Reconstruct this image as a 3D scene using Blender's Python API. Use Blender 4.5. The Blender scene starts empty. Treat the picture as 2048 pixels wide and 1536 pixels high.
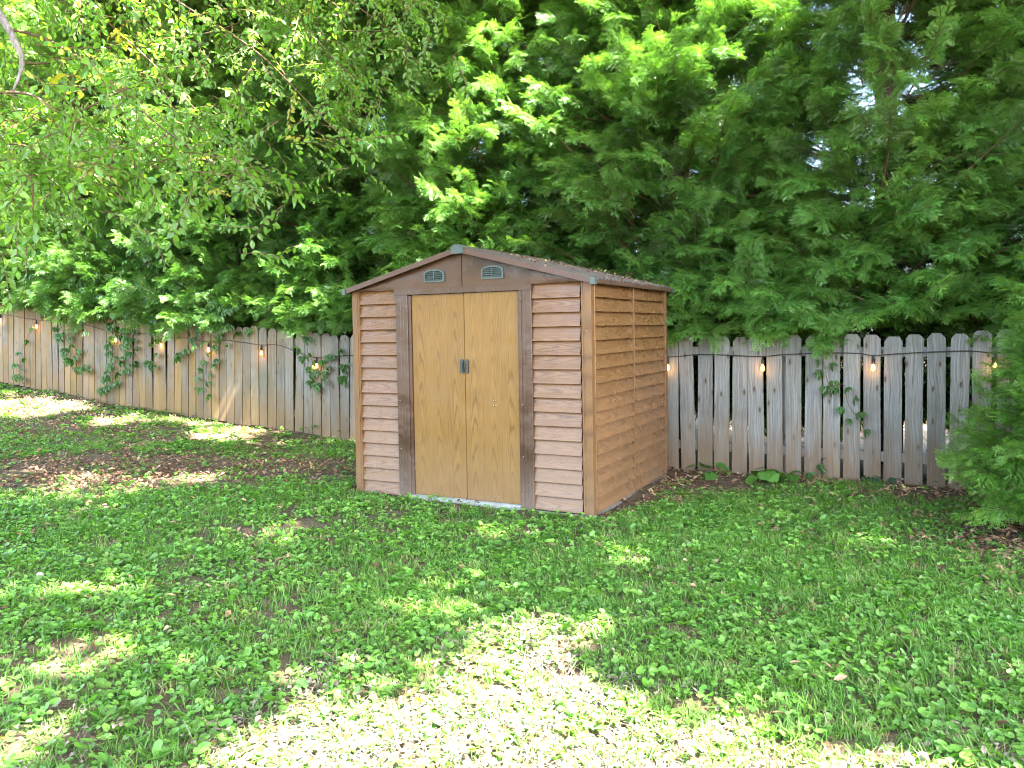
import bpy, bmesh, math, random
import numpy as np
from mathutils import Vector, Matrix, noise
R = math.radians
rnd = random.Random(7)
rng = np.random.default_rng(11)
scene = bpy.context.scene
COL = scene.collection

# ------------------------------------------------------------------ camera
CAMZ = 1.31
F = 1578.0; CX = 1024.0; HY = 684.0          # focal length, centre and horizon of the 2048 px wide photograph
cam = bpy.data.objects.new('camera', bpy.data.cameras.new('camera'))
COL.objects.link(cam)
cam.location = (0, 0, CAMZ)
cam.rotation_euler = (R(89.0), 0, 0)
cam.data.sensor_width = 36.0
cam.data.lens = 36.0 * F / 2048.0
cam.data.shift_y = -0.0276
cam.data.clip_start = 0.05
cam.data.clip_end = 3000
scene.camera = cam

# ------------------------------------------------------------------ world, sun, exposure
SUN_EL = 60.0
sun_h = Vector((0.70, -0.714, 0)).normalized()
SUN = Vector((sun_h.x*math.cos(R(SUN_EL)), sun_h.y*math.cos(R(SUN_EL)), math.sin(R(SUN_EL))))
world = bpy.data.worlds.new('World'); scene.world = world
world.use_nodes = True
wn = world.node_tree.nodes; wl = world.node_tree.links
wn.clear()
sky = wn.new('ShaderNodeTexSky'); sky.sky_type = 'NISHITA'; sky.sun_disc = False
sky.sun_elevation = R(SUN_EL); sky.sun_rotation = math.atan2(SUN.x, SUN.y)
sky.air_density = 1.0; sky.dust_density = 3.5; sky.ozone_density = 1.0
bg = wn.new('ShaderNodeBackground'); bg.inputs['Strength'].default_value = 0.115
wo = wn.new('ShaderNodeOutputWorld')
wl.new(sky.outputs[0], bg.inputs[0]); wl.new(bg.outputs[0], wo.inputs[0])
sl = bpy.data.lights.new('sun', 'SUN'); sl.energy = 4.4; sl.angle = R(0.5); sl.color = (1.0, 0.96, 0.90)
so = bpy.data.objects.new('sun', sl); COL.objects.link(so)
so.rotation_euler = SUN.to_track_quat('Z', 'Y').to_euler(); so.location = (5, -5, 20)
vs = scene.view_settings
scene.display_settings.display_device = 'sRGB'
vs.view_transform = 'Standard'; vs.look = 'None'; vs.gamma = 1.0; vs.use_curve_mapping = False
vs.exposure = 4.35
cy = scene.cycles
cy.use_adaptive_sampling = False; cy.filter_width = 1.05
cy.use_denoising = True
try: cy.denoiser = 'OPENIMAGEDENOISE'; cy.denoising_input_passes = 'RGB_ALBEDO_NORMAL'; cy.denoising_prefilter = 'ACCURATE'
except Exception: pass
cy.max_bounces = 10; cy.diffuse_bounces = 6; cy.glossy_bounces = 3; cy.transmission_bounces = 6; cy.transparent_max_bounces = 4
cy.sample_clamp_indirect = 4.0; cy.caustics_reflective = False; cy.caustics_refractive = False

# ------------------------------------------------------------------ terrain and frames of reference
P0 = Vector((1.58, 7.90)); EL = Vector((-0.879, 0.477)).normalized(); NN = Vector((EL.y*-1, EL.x)).normalized()
if NN.y > 0: NN = -NN                                   # NN points from the fence towards the lawn
_s = [-30, -2.41, 0, 4.1, 6.0, 8.43, 9.54, 11.76, 14, 30]
_z = [.10, .065, .05, .087, .185, .335, .434, .62, .76, 1.2]
def zf(s): return np.interp(s, _s, _z)
def terrain(x, y):
    x = np.asarray(x, float); y = np.asarray(y, float)
    s = (x-P0.x)*EL.x + (y-P0.y)*EL.y
    n = (x-P0.x)*NN.x + (y-P0.y)*NN.y
    g = np.where(n > 0, np.exp(-(np.abs(n)/4.6)**2), np.exp(-(np.abs(n)/40)**2))
    far = np.clip(6.0-y, 0, 9)
    b = 0.012*np.sin(x*2.1+.7)*np.cos(y*1.7) + 0.008*np.sin(x*4.3+y*3.1) + 0.006*np.cos(y*6.7-x*2.3)
    return zf(s)*g - 0.022*far + b - .055*np.clip(n/1.3, 0, 1)
def tz(x, y): return float(terrain(x, y))
def sn(x, y): return ((x-P0.x)*EL.x + (y-P0.y)*EL.y, (x-P0.x)*NN.x + (y-P0.y)*NN.y)
def fpt(s, n=0.0): return P0 + EL*s + NN*n               # point at s along the fence and n metres in front of it
def at(px, py, d): return Vector(((px-CX)/F*d, d, CAMZ + (HY-py)/F*d))
def on_ground(px, py):
    d = 1.5
    while d < 40:
        p = at(px, py, d)
        if p.z <= tz(p.x, p.y): break
        d += 0.03
    return Vector((p.x, p.y))
def fence_s(px):                                        # where a sight line meets the fence line
    r = (px-CX)/F
    t = (P0.x - r*P0.y)/(r*EL.y - EL.x)
    return t
def on_fence(px, py, n=0.04):
    s = fence_s(px); p = fpt(s, n)
    return Vector((p.x, p.y, CAMZ + (HY-py)/F*p.y))

# ------------------------------------------------------------------ helpers
def tag(o, label=None, cat=None, group=None, kind=None):
    if label: o['label'] = label
    if cat: o['category'] = cat
    if group: o['group'] = group
    if kind: o['kind'] = kind
    return o
def empty(name, loc=(0, 0, 0), rot=(0, 0, 0)):
    o = bpy.data.objects.new(name, None); COL.objects.link(o)
    o.location = loc; o.rotation_euler = rot; o.empty_display_size = .2
    return o
def link(name, me, mat=None, parent=None, loc=(0, 0, 0), rot=(0, 0, 0), scale=(1, 1, 1)):
    o = bpy.data.objects.new(name, me); COL.objects.link(o)
    if mat is not None and len(me.materials) == 0: me.materials.append(mat)
    if parent is not None: o.parent = parent
    o.location = loc; o.rotation_euler = rot; o.scale = scale
    return o
class MB:
    def __init__(s): s.v = []; s.f = []
    def add(s, vs_, fs):
        b = len(s.v); s.v += [tuple(v) for v in vs_]; s.f += [tuple(b+i for i in f) for f in fs]
    def box(s, a, b):
        x0, y0, z0 = a; x1, y1, z1 = b
        s.add([(x0,y0,z0),(x1,y0,z0),(x1,y1,z0),(x0,y1,z0),(x0,y0,z1),(x1,y0,z1),(x1,y1,z1),(x0,y1,z1)],
              [(0,3,2,1),(4,5,6,7),(0,1,5,4),(1,2,6,5),(2,3,7,6),(3,0,4,7)])
    def prism(s, prof, fn):                              # prof: 2D outline; fn(u, v, end) -> 3D point
        n = len(prof)
        s.add([fn(u, v, 0) for u, v in prof] + [fn(u, v, 1) for u, v in prof],
              [tuple(range(n))[::-1], tuple(range(n, 2*n))] + [(i, (i+1) % n, n+(i+1) % n, n+i) for i in range(n)])
    def tube(s, pts, rad, k=6, caps=True):
        pts = [Vector(p) for p in pts]; n = len(pts)
        rads = rad if isinstance(rad, (list, tuple)) else [rad]*n
        b = len(s.v); ref = Vector((0.13, 0.21, 0.97))
        for i, p in enumerate(pts):
            t = (pts[min(i+1, n-1)]-pts[max(i-1, 0)]).normalized()
            if abs(t.dot(ref)) > .95: rr = Vector((1, 0, .1)).normalized()
            else: rr = ref
            u = t.cross(rr).normalized(); w = t.cross(u)
            for j in range(k):
                a = 2*math.pi*j/k
                s.v.append(tuple(p + (u*math.cos(a)+w*math.sin(a))*rads[i]))
        for i in range(n-1):
            for j in range(k):
                s.f.append((b+i*k+j, b+i*k+(j+1) % k, b+(i+1)*k+(j+1) % k, b+(i+1)*k+j))
        if caps:
            s.f.append(tuple(b+j for j in range(k))[::-1]); s.f.append(tuple(b+(n-1)*k+j for j in range(k)))
    def mesh(s, name, smooth=False, bevel=0):
        me = bpy.data.meshes.new(name); me.from_pydata(s.v, [], s.f)
        bm = bmesh.new(); bm.from_mesh(me)
        bmesh.ops.recalc_face_normals(bm, faces=bm.faces)
        if bevel:
            bmesh.ops.bevel(bm, geom=[e for e in bm.edges if e.calc_face_angle(0) > .5], offset=bevel, segments=2, affect='EDGES', clamp_overlap=True)
        bm.to_mesh(me); bm.free()
        if smooth: me.shade_smooth()
        return me
    def build(s, name, mat, parent=None, smooth=False, bevel=0, **k):
        return link(name, s.mesh(name, smooth, bevel), mat, parent, **k)

# ------------------------------------------------------------------ materials
class NT:
    def __init__(s, name):
        s.m = bpy.data.materials.new(name); s.m.use_nodes = True
        s.n = s.m.node_tree.nodes; s.l = s.m.node_tree.links; s.n.clear()
        s.out = s.n.new('ShaderNodeOutputMaterial')
    def node(s, t, **kw):
        n = s.n.new(t)
        for k, v in kw.items():
            if k.startswith('i_'):
                key = k[2:]; key = int(key) if key.isdigit() else key
                s.set(n.inputs[key], v)
            else: setattr(n, k, v)
        return n
    def set(s, sock, v):
        if isinstance(v, bpy.types.NodeSocket): s.l.new(v, sock)
        else:
            if isinstance(v, (tuple, list)) and len(v) == 3 and sock.type == 'RGBA': v = (*v, 1)
            sock.default_value = v
    def math(s, op, a, b=0.0, c=None, clamp=False):
        n = s.n.new('ShaderNodeMath'); n.operation = op; n.use_clamp = clamp
        s.set(n.inputs[0], a); s.set(n.inputs[1], b)
        if c is not None: s.set(n.inputs[2], c)
        return n.outputs[0]
    def mix(s, f, a, b, mode='MIX'):
        n = s.n.new('ShaderNodeMix'); n.data_type = 'RGBA'; n.blend_type = mode
        s.set(n.inputs[0], f); s.set(n.inputs[6], a); s.set(n.inputs[7], b)
        return n.outputs[2]
    def noise(s, vec, scale, detail=4, rough=.55, dist=0.0):
        n = s.n.new('ShaderNodeTexNoise'); s.set(n.inputs['Vector'], vec)
        n.inputs['Scale'].default_value = scale; n.inputs['Detail'].default_value = detail
        n.inputs['Roughness'].default_value = rough; n.inputs['Distortion'].default_value = dist
        return n.outputs['Fac']
    def ramp(s, f, stops):
        n = s.n.new('ShaderNodeValToRGB'); s.set(n.inputs[0], f)
        e = n.color_ramp.elements
        while len(e) < len(stops): e.new(.5)
        for el, (p, c) in zip(e, stops):
            el.position = p; el.color = (*c, 1) if len(c) == 3 else c
        return n.outputs[0]
    def mapr(s, v, a, b, c=0.0, d=1.0):
        n = s.n.new('ShaderNodeMapRange'); s.set(n.inputs[0], v)
        for i, q in enumerate((a, b, c, d)): n.inputs[i+1].default_value = q
        return n.outputs[0]
    def scalev(s, vec, sc, off=None):
        n = s.n.new('ShaderNodeMapping'); s.set(n.inputs['Vector'], vec); n.inputs['Scale'].default_value = sc
        if off is not None: s.set(n.inputs['Location'], off)
        return n.outputs[0]
    def coord(s): return s.n.new('ShaderNodeTexCoord').outputs['Object']
    def pos(s): return s.n.new('ShaderNodeNewGeometry').outputs['Position']
    def rand(s): return s.n.new('ShaderNodeObjectInfo').outputs['Random']
    def bump(s, h, st=.3, dist=.01):
        n = s.n.new('ShaderNodeBump'); s.set(n.inputs['Height'], h); n.inputs['Strength'].default_value = st
        n.inputs['Distance'].default_value = dist
        return n.outputs[0]
    def principled(s, col, rough=.5, spec=.5, metal=0.0, normal=None, coat=0.0):
        p = s.n.new('ShaderNodeBsdfPrincipled')
        s.set(p.inputs['Base Color'], col); s.set(p.inputs['Roughness'], rough)
        s.set(p.inputs['Specular IOR Level'], spec); s.set(p.inputs['Metallic'], metal)
        s.set(p.inputs['Coat Weight'], coat)
        if normal is not None: s.l.new(normal, p.inputs['Normal'])
        return p.outputs[0]
    def done(s, sh): s.l.new(sh, s.out.inputs[0]); return s.m
    def offs(s, k=37.0):                                  # a per-object offset vector
        r = s.rand(); c = s.n.new('ShaderNodeCombineXYZ')
        s.set(c.inputs[0], s.math('MULTIPLY', r, k)); s.set(c.inputs[1], s.math('MULTIPLY', r, k*1.7)); s.set(c.inputs[2], s.math('MULTIPLY', r, k*2.3))
        return c.outputs[0]
    def sep(s, v):
        n = s.n.new('ShaderNodeSeparateXYZ'); s.l.new(v, n.inputs[0]); return n.outputs
    def comb(s, x, y, z):
        n = s.n.new('ShaderNodeCombineXYZ')
        for i, q in enumerate((x, y, z)): s.set(n.inputs[i], q)
        return n.outputs[0]

def leaf_mat(name, dark, light, trans=.35, rough=.42, spec=.45, tcol=1.5, yellow=None, yfrac=0.0):
    t = NT(name)
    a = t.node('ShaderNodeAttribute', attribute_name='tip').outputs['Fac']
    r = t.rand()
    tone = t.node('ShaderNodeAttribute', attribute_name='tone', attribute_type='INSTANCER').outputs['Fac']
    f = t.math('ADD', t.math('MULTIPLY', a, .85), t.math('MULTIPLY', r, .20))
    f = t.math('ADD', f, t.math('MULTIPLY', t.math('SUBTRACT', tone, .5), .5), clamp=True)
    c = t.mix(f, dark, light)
    nz = t.noise(t.pos(), 9.0, 2)
    hs = t.node('ShaderNodeHueSaturation'); t.set(hs.inputs['Color'], c)
    t.set(hs.inputs['Hue'], t.mapr(nz, .3, .7, .485, .512)); t.set(hs.inputs['Value'], t.mapr(r, 0, 1, .82, 1.2))
    c = hs.outputs[0]
    if yellow:
        c = t.mix(t.math('GREATER_THAN', t.math('FRACT', t.math('MULTIPLY', r, 17.3)), 1-yfrac), c, yellow)
    g = t.node('ShaderNodeNewGeometry').outputs['Backfacing']
    c2 = t.mix(t.math('MULTIPLY', g, .25), c, (.16, .22, .10))
    p = t.principled(c2, rough, spec)
    tr = t.node('ShaderNodeBsdfTranslucent')
    t.set(tr.inputs[0], t.mix(1.0, c, (tcol, tcol*.93, tcol*.35), 'MULTIPLY'))
    m = t.node('ShaderNodeMixShader'); m.inputs[0].default_value = trans
    t.l.new(p, m.inputs[1]); t.l.new(tr.outputs[0], m.inputs[2])
    return t.done(m.outputs[0])

M = {}
M['cedar'] = leaf_mat('cedar_foliage', (.030, .115, .018), (.18, .38, .075), .36, .34, .65, 1.6)
M['cedar_bright'] = leaf_mat('bright_cedar_foliage', (.055, .17, .022), (.19, .38, .050), .36, .38, .6, 1.5)
M['broad'] = leaf_mat('broad_leaf', (.065, .18, .020), (.16, .34, .045), .48, .33, .6, 1.7, (.36, .34, .04), .025)
M['canopy'] = leaf_mat('canopy_leaf', (.10, .17, .05), (.14, .23, .07), .50, .45, .4, 1.4)
M['vine'] = leaf_mat('creeper_leaf', (.030, .105, .018), (.07, .20, .03), .35, .35, .5, 1.6)
M['clover'] = leaf_mat('clover_leaf', (.040, .16, .012), (.165, .375, .042), .34, .36, .45, 1.5)
M['grass'] = leaf_mat('grass_blade', (.048, .15, .012), (.150, .33, .036), .32, .42, .35, 1.5, (.36, .31, .15), .04)
M['plant'] = leaf_mat('young_plant_leaf', (.06, .17, .025), (.12, .28, .04), .40, .4, .45, 1.5)
M['dark_plant'] = leaf_mat('dark_ivy_leaf', (.014, .055, .030), (.03, .10, .045), .2, .3, .6, 1.3)

def m_litter():
    t = NT('dead_leaf')
    r = t.rand()
    c = t.ramp(t.math('FRACT', t.math('MULTIPLY', r, 7.7)), [(0, (.10, .05, .028)), (.35, (.20, .105, .055)), (.7, (.30, .18, .10)), (.93, (.38, .27, .17)), (1, (.45, .30, .05))])
    return t.done(t.principled(c, .65, .3))
M['litter'] = m_litter()

def m_soil():
    t = NT('soil_and_thatch'); p = t.pos()
    n1 = t.noise(p, 1.3, 3); n2 = t.noise(p, 28, 6, .7); n3 = t.noise(p, 140, 3, .6)
    c = t.ramp(n2, [(.25, (.045, .030, .020)), (.5, (.10, .067, .042)), (.75, (.19, .135, .085))])
    c = t.mix(t.mapr(n1, .42, .62, 0, .35), c, (.075, .085, .035))
    c = t.mix(t.mapr(n3, .55, .75, 0, .5), c, (.23, .17, .11))
    h = t.math('ADD', t.math('MULTIPLY', n2, 1.0), t.math('MULTIPLY', n3, .4))
    return t.done(t.principled(c, .9, .2, normal=t.bump(h, .9, .02)))
M['soil'] = m_soil()

def m_bark(name, a, b, sc=8):
    t = NT(name); p = t.scalev(t.coord(), (3, 3, .6))
    n = t.noise(p, sc, 6, .65, .6); n2 = t.noise(t.coord(), 2.5, 2)
    c = t.mix(t.mapr(n, .35, .65), a, b)
    c = t.mix(t.mapr(n2, .5, .7, 0, .35), c, (.16, .17, .13))
    return t.done(t.principled(c, .85, .25, normal=t.bump(n, .8, .02)))
M['bark'] = m_bark('cedar_bark', (.045, .028, .02), (.15, .10, .07))
M['greybark'] = m_bark('grey_bark', (.10, .085, .07), (.30, .26, .22), 14)
M['twig'] = m_bark('twig_bark', (.10, .055, .03), (.20, .12, .07), 20)

def m_picket():
    t = NT('weathered_wood'); o = t.offs(); v = t.node('ShaderNodeVectorMath', operation='ADD')
    t.l.new(t.coord(), v.inputs[0]); t.l.new(o, v.inputs[1]); v = v.outputs[0]
    x, y, z = t.sep(t.coord())
    warp = t.noise(t.scalev(v, (2.2, 2.2, 1.6)), 2.2, 2)
    gx = t.math('ADD', t.sep(v)[0], t.math('MULTIPLY', warp, .05))
    gv = t.comb(t.math('MULTIPLY', gx, 75), 0.0, t.math('MULTIPLY', t.sep(v)[2], 1.4))
    grain = t.noise(gv, 1.0, 5, .65)
    fine = t.noise(t.scalev(v, (260, 40, 7)), 1.0, 3, .7)
    arch = t.node('ShaderNodeTexWave', wave_type='RINGS', rings_direction='SPHERICAL')
    t.set(arch.inputs['Vector'], t.comb(t.math('MULTIPLY', gx, 10), 0.0, t.math('MULTIPLY', t.sep(v)[2], 1.1)))
    arch.inputs['Scale'].default_value = 1.2; arch.inputs['Distortion'].default_value = 1.6; arch.inputs['Detail'].default_value = 2
    cl = t.noise(v, 3.2, 3)
    c = t.ramp(grain, [(.30, (.12, .115, .10)), (.50, (.285, .285, .26)), (.70, (.44, .44, .41))])
    c = t.mix(t.mapr(arch.outputs['Fac'], .0, .35, .35, 0), c, (.17, .15, .13))
    c = t.mix(t.mapr(fine, .5, .72, 0, .5), c, (.50, .49, .47))
    c = t.mix(t.mapr(cl, .52, .70, 0, .6), c, (.20, .19, .165))
    # knots: dark cores
    vo = t.node('ShaderNodeTexVoronoi', feature='F1', voronoi_dimensions='2D'); t.set(vo.inputs['Vector'], t.comb(t.math('MULTIPLY', t.sep(v)[0], 7.0), t.math('MULTIPLY', t.sep(v)[2], 2.6), 0.0)); vo.inputs['Scale'].default_value = 1.0
    wob = t.math('ADD', vo.outputs['Distance'], t.math('MULTIPLY', t.noise(v, 40, 2), .06))
    k1 = t.mapr(wob, .07, .12, 1, 0); ring = t.mapr(wob, .10, .22, .45, 0)
    c = t.mix(ring, c, (.22, .19, .155)); c = t.mix(t.math('MULTIPLY', k1, .85), c, (.07, .05, .038))
    # earth stain on the lower boards and a damp tan weathering on the boards further up the slope
    ps = t.sep(t.pos())[0]
    st = t.mapr(t.math('ADD', z, t.math('MULTIPLY', t.noise(t.scalev(v, (9, 9, 1.5)), 1.5, 4), .9)), .55, 1.15, .95, 0)
    c = t.mix(st, c, t.mix(grain, (.14, .085, .05), (.36, .255, .165)))
    wf = t.math('MULTIPLY', t.mapr(ps, -4.6, -1.3, 1.0, .10), t.mapr(t.noise(t.scalev(v, (5, 5, .9)), 1.3, 3), .35, .65, .15, 1))
    c = t.mix(wf, c, t.mix(grain, (.23, .125, .038), (.50, .33, .13)))
    al = t.math('MULTIPLY', t.mapr(t.noise(t.pos(), 1.7, 3), .5, .66, 0, .45), t.mapr(ps, -6, 3.0, 1, .25))
    c = t.mix(al, c, (.13, .145, .085))
    hs = t.node('ShaderNodeHueSaturation'); t.set(hs.inputs['Color'], c); t.set(hs.inputs['Value'], t.mapr(t.rand(), 0, 1, .56, .84))
    h = t.math('ADD', grain, t.math('MULTIPLY', fine, .5))
    return t.done(t.principled(hs.outputs[0], .85, .25, normal=t.bump(h, .5, .006)))
M['picket'] = m_picket()

def m_print(name, horizontal, dark, mid, light, rough, dirt=True, k=1.0, colw=.175):
    """wood grain print on pressed sheet metal"""
    t = NT(name); co = t.coord(); x, y, z = t.sep(co)
    rr = t.rand()
    if horizontal: a, b = x, z
    else: a, b = z, x
    aa = t.math('ADD', a, t.math('MULTIPLY', rr, 9.1))
    if horizontal:
        cell = t.math('FLOOR', t.math('MULTIPLY', aa, 1.9)); bc = t.math('ADD', b, t.math('MULTIPLY', t.math('FRACT', t.math('MULTIPLY', rr, 13.7)), .10)); bc = t.math('SUBTRACT', bc, .10)
    else:
        fr = t.math('DIVIDE', b, colw); cell = t.math('FLOOR', fr)
        bc = t.math('MULTIPLY', t.math('SUBTRACT', t.math('FRACT', fr), .5), colw)
    # cathedral arches: contours of a long paraboloid, repeated along the board
    per = .55 if horizontal else .62
    nz = t.noise(t.comb(t.math('MULTIPLY', aa, 2.0), t.math('MULTIPLY', b, 14), t.math('MULTIPLY', rr, 20)), 1.6, 3)
    sh = t.math('ADD', t.math('DIVIDE', aa, per), t.math('MULTIPLY', cell, .37))
    sh = t.math('ADD', sh, t.math('MULTIPLY', nz, .35))
    w = t.math('MULTIPLY', t.math('MULTIPLY', bc, bc), 1300*k if horizontal else 820*k)
    ph = t.math('ADD', t.math('MULTIPLY', sh, 2.9), w)
    ph = t.math('ADD', ph, t.math('MULTIPLY', nz, 1.3))
    ring = t.math('FRACT', ph)
    line = t.math('POWER', t.math('ABSOLUTE', t.math('SUBTRACT', t.math('MULTIPLY', ring, 2), 1)), 2.6)
    g1 = t.noise(t.comb(t.math('MULTIPLY', aa, 2.5), t.math('MULTIPLY', b, 190), rr), 1.0, 4, .6)
    g2 = t.noise(t.comb(t.math('MULTIPLY', aa, 4), t.math('MULTIPLY', b, 420), rr), 1.0, 2, .6)
    amp = t.mapr(t.noise(t.comb(t.math('MULTIPLY', aa, 1.1), t.math('MULTIPLY', b, 7), t.math('MULTIPLY', rr, 5)), 1.3, 2), .4, .62, .30, .95)
    c = t.mix(t.mapr(g1, .3, .7), mid, light)
    c = t.mix(t.math('MULTIPLY', line, amp), c, dark)
    c = t.mix(t.mapr(g2, .50, .72, 0, .4), c, dark)
    big = t.noise(co, 1.1, 2)
    c = t.mix(t.mapr(big, .35, .65, 0, .22), c, dark)
    if dirt:
        wz = t.sep(t.pos())[2]
        d = t.mapr(t.math('ADD', wz, t.math('MULTIPLY', t.noise(t.pos(), 3.0, 3), .45)), .15, .85, .62, 0)
        c = t.mix(t.math('MULTIPLY', d, .35 if horizontal else .8), c, (.215, .140, .085))
        sp = t.mapr(t.noise(t.pos(), 90, 2), .62, .7, 0, .4)
        c = t.mix(t.math('MULTIPLY', sp, t.mapr(wz, .1, .5, 1, 0)), c, (.16, .11, .08))
    r2 = t.math('ADD', rough, t.math('MULTIPLY', t.noise(t.pos(), 5, 3), .14))
    bp = t.bump(t.math('ADD', t.math('MULTIPLY', t.noise(t.pos(), 2.6, 2), 1.8), t.math('MULTIPLY', line, -.02)), .25, .03)
    return t.done(t.principled(c, r2, .45, normal=bp))
M['siding'] = m_print('siding_woodgrain', True, (.092, .040, .014), (.205, .102, .041), (.255, .136, .057), .21)
M['door'] = m_print('door_woodgrain', False, (.105, .046, .009), (.220, .115, .025), (.265, .146, .036), .27)
M['post'] = m_print('trim_woodgrain', False, (.085, .036, .011), (.185, .090, .031), (.22, .112, .041), .30, colw=.09)

def m_brown():
    t = NT('brown_sheet_metal'); p = t.pos(); n = t.noise(p, 3, 3); wz = t.sep(p)[2]
    c = t.mix(t.mapr(n, .35, .65), (.055, .027, .016), (.080, .041, .025))
    c = t.mix(t.mapr(t.math('ADD', wz, t.math('MULTIPLY', t.noise(p, 6, 3), .25)), .12, .55, .65, 0), c, (.19, .14, .11))
    return t.done(t.principled(c, t.mapr(n, .3, .7, .22, .36), .6, normal=t.bump(t.noise(p, 5.5, 2), .35, .03)))
M['brown'] = m_brown()
def simple(name, c, rough=.5, spec=.5, metal=0, c2=None, sc=12):
    t = NT(name); n = t.noise(t.pos(), sc, 4)
    c2 = c2 or tuple(q*.75 for q in c)
    return t.done(t.principled(t.mix(t.mapr(n, .35, .68), c, c2), rough, spec, metal, normal=t.bump(n, .12, .01)))
M['fascia'] = simple('fascia_metal', (.105, .058, .040), .42, .5, 0, (.08, .043, .028))
M['green'] = simple('green_plastic', (.085, .112, .102), .4, .5, 0, (.065, .088, .08), 25)
M['dark'] = simple('dark_inside', (.02, .02, .018), .8, .2)
M['handle'] = simple('handle_plastic', (.035, .05, .046), .35, .5)
M['steel'] = simple('zinc_screw', (.30, .28, .25), .4, .5, .5)
M['sill'] = simple('pale_sill', (.34, .36, .33), .5, .4, 0, (.24, .26, .22), 9)
M['roof'] = simple('roof_metal', (.10, .075, .06), .5, .4, 0, (.055, .045, .038), 7)
M['cable'] = simple('black_rubber', (.018, .018, .018), .5, .4)
M['stone'] = simple('pale_stone', (.45, .40, .32), .8, .3, 0, (.32, .28, .22), 30)
M['base'] = simple('grey_base', (.24, .22, .20), .8, .3)
def m_bulb():
    t = NT('glowing_bulb'); p = t.node('ShaderNodeBsdfPrincipled')
    t.set(p.inputs['Base Color'], (.9, .6, .3)); t.set(p.inputs['Roughness'], .1)
    e = t.node('ShaderNodeEmission'); t.set(e.inputs[0], (1.0, .42, .10)); e.inputs[1].default_value = .42
    a = t.node('ShaderNodeAddShader'); t.l.new(p.outputs[0], a.inputs[0]); t.l.new(e.outputs[0], a.inputs[1])
    return t.done(a.outputs[0])
def m_fil():
    t = NT('hot_filament'); e = t.node('ShaderNodeEmission'); t.set(e.inputs[0], (1.0, .72, .38)); e.inputs[1].default_value = 3
    return t.done(e.outputs[0])
def m_bglass():
    t = NT('amber_bulb_glass'); p = t.node('ShaderNodeBsdfPrincipled')
    t.set(p.inputs['Base Color'], (1.0, .75, .45)); t.set(p.inputs['Roughness'], .06); t.set(p.inputs['Transmission Weight'], 1.0); t.set(p.inputs['IOR'], 1.2)
    e = t.node('ShaderNodeEmission'); t.set(e.inputs[0], (1.0, .45, .12)); e.inputs[1].default_value = .10
    a = t.node('ShaderNodeAddShader'); t.l.new(p.outputs[0], a.inputs[0]); t.l.new(e.outputs[0], a.inputs[1])
    return t.done(a.outputs[0])
M['bulb'] = m_bglass(); M['fil'] = m_fil()

# ------------------------------------------------------------------ ground
def build_ground():
    xs = np.unique(np.concatenate([np.linspace(-400, -30, 12), np.linspace(-30, -11, 14), np.linspace(-11, 8, 150), np.linspace(8, 30, 14), np.linspace(30, 400, 12)]))
    ys = np.unique(np.concatenate([np.linspace(-400, -20, 12), np.linspace(-20, 0, 20), np.linspace(0, 18, 150), np.linspace(18, 40, 12), np.linspace(40, 500, 12)]))
    X, Y = np.meshgrid(xs, ys); Z = terrain(X, Y)
    nx, ny = len(xs), len(ys)
    v = np.stack([X, Y, Z], -1).reshape(-1, 3)
    i = np.arange(nx*ny).reshape(ny, nx)
    f = np.stack([i[:-1, :-1], i[:-1, 1:], i[1:, 1:], i[1:, :-1]], -1).reshape(-1, 4)
    me = bpy.data.meshes.new('ground'); me.from_pydata(v.tolist(), [], f.tolist()); me.shade_smooth()
    tag(link('ground', me, M['soil']), kind='structure')
build_ground()

# ------------------------------------------------------------------ instancing (leaves and blades only)
def src_collection(name, meshes, mats):
    c = bpy.data.collections.new(name)
    for i, me in enumerate(meshes):
        for m in (mats if isinstance(mats, (list, tuple)) else [mats]): me.materials.append(m)
        o = bpy.data.objects.new('%s_%02d' % (name, i), me); c.objects.link(o)
    return c
def scatter_tree(col):
    ng = bpy.data.node_groups.new('scatter_'+col.name, 'GeometryNodeTree')
    ng.interface.new_socket('Geometry', in_out='INPUT', socket_type='NodeSocketGeometry')
    ng.interface.new_socket('Geometry', in_out='OUTPUT', socket_type='NodeSocketGeometry')
    N = ng.nodes; L = ng.links
    gi = N.new('NodeGroupInput'); go = N.new('NodeGroupOutput')
    iop = N.new('GeometryNodeInstanceOnPoints'); iop.inputs['Pick Instance'].default_value = True
    ci = N.new('GeometryNodeCollectionInfo'); ci.inputs[0].default_value = col
    ci.inputs['Separate Children'].default_value = True; ci.inputs['Reset Children'].default_value = True
    def attr(n, t):
        a = N.new('GeometryNodeInputNamedAttribute'); a.data_type = t; a.inputs[0].default_value = n; return a.outputs[0]
    L.new(gi.outputs[0], iop.inputs['Points']); L.new(ci.outputs[0], iop.inputs['Instance'])
    L.new(attr('idx', 'INT'), iop.inputs['Instance Index'])
    L.new(attr('rot', 'FLOAT_VECTOR'), iop.inputs['Rotation']); L.new(attr('scl', 'FLOAT_VECTOR'), iop.inputs['Scale'])
    L.new(iop.outputs[0], go.inputs[0])
    return ng
_TREES = {}
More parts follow.
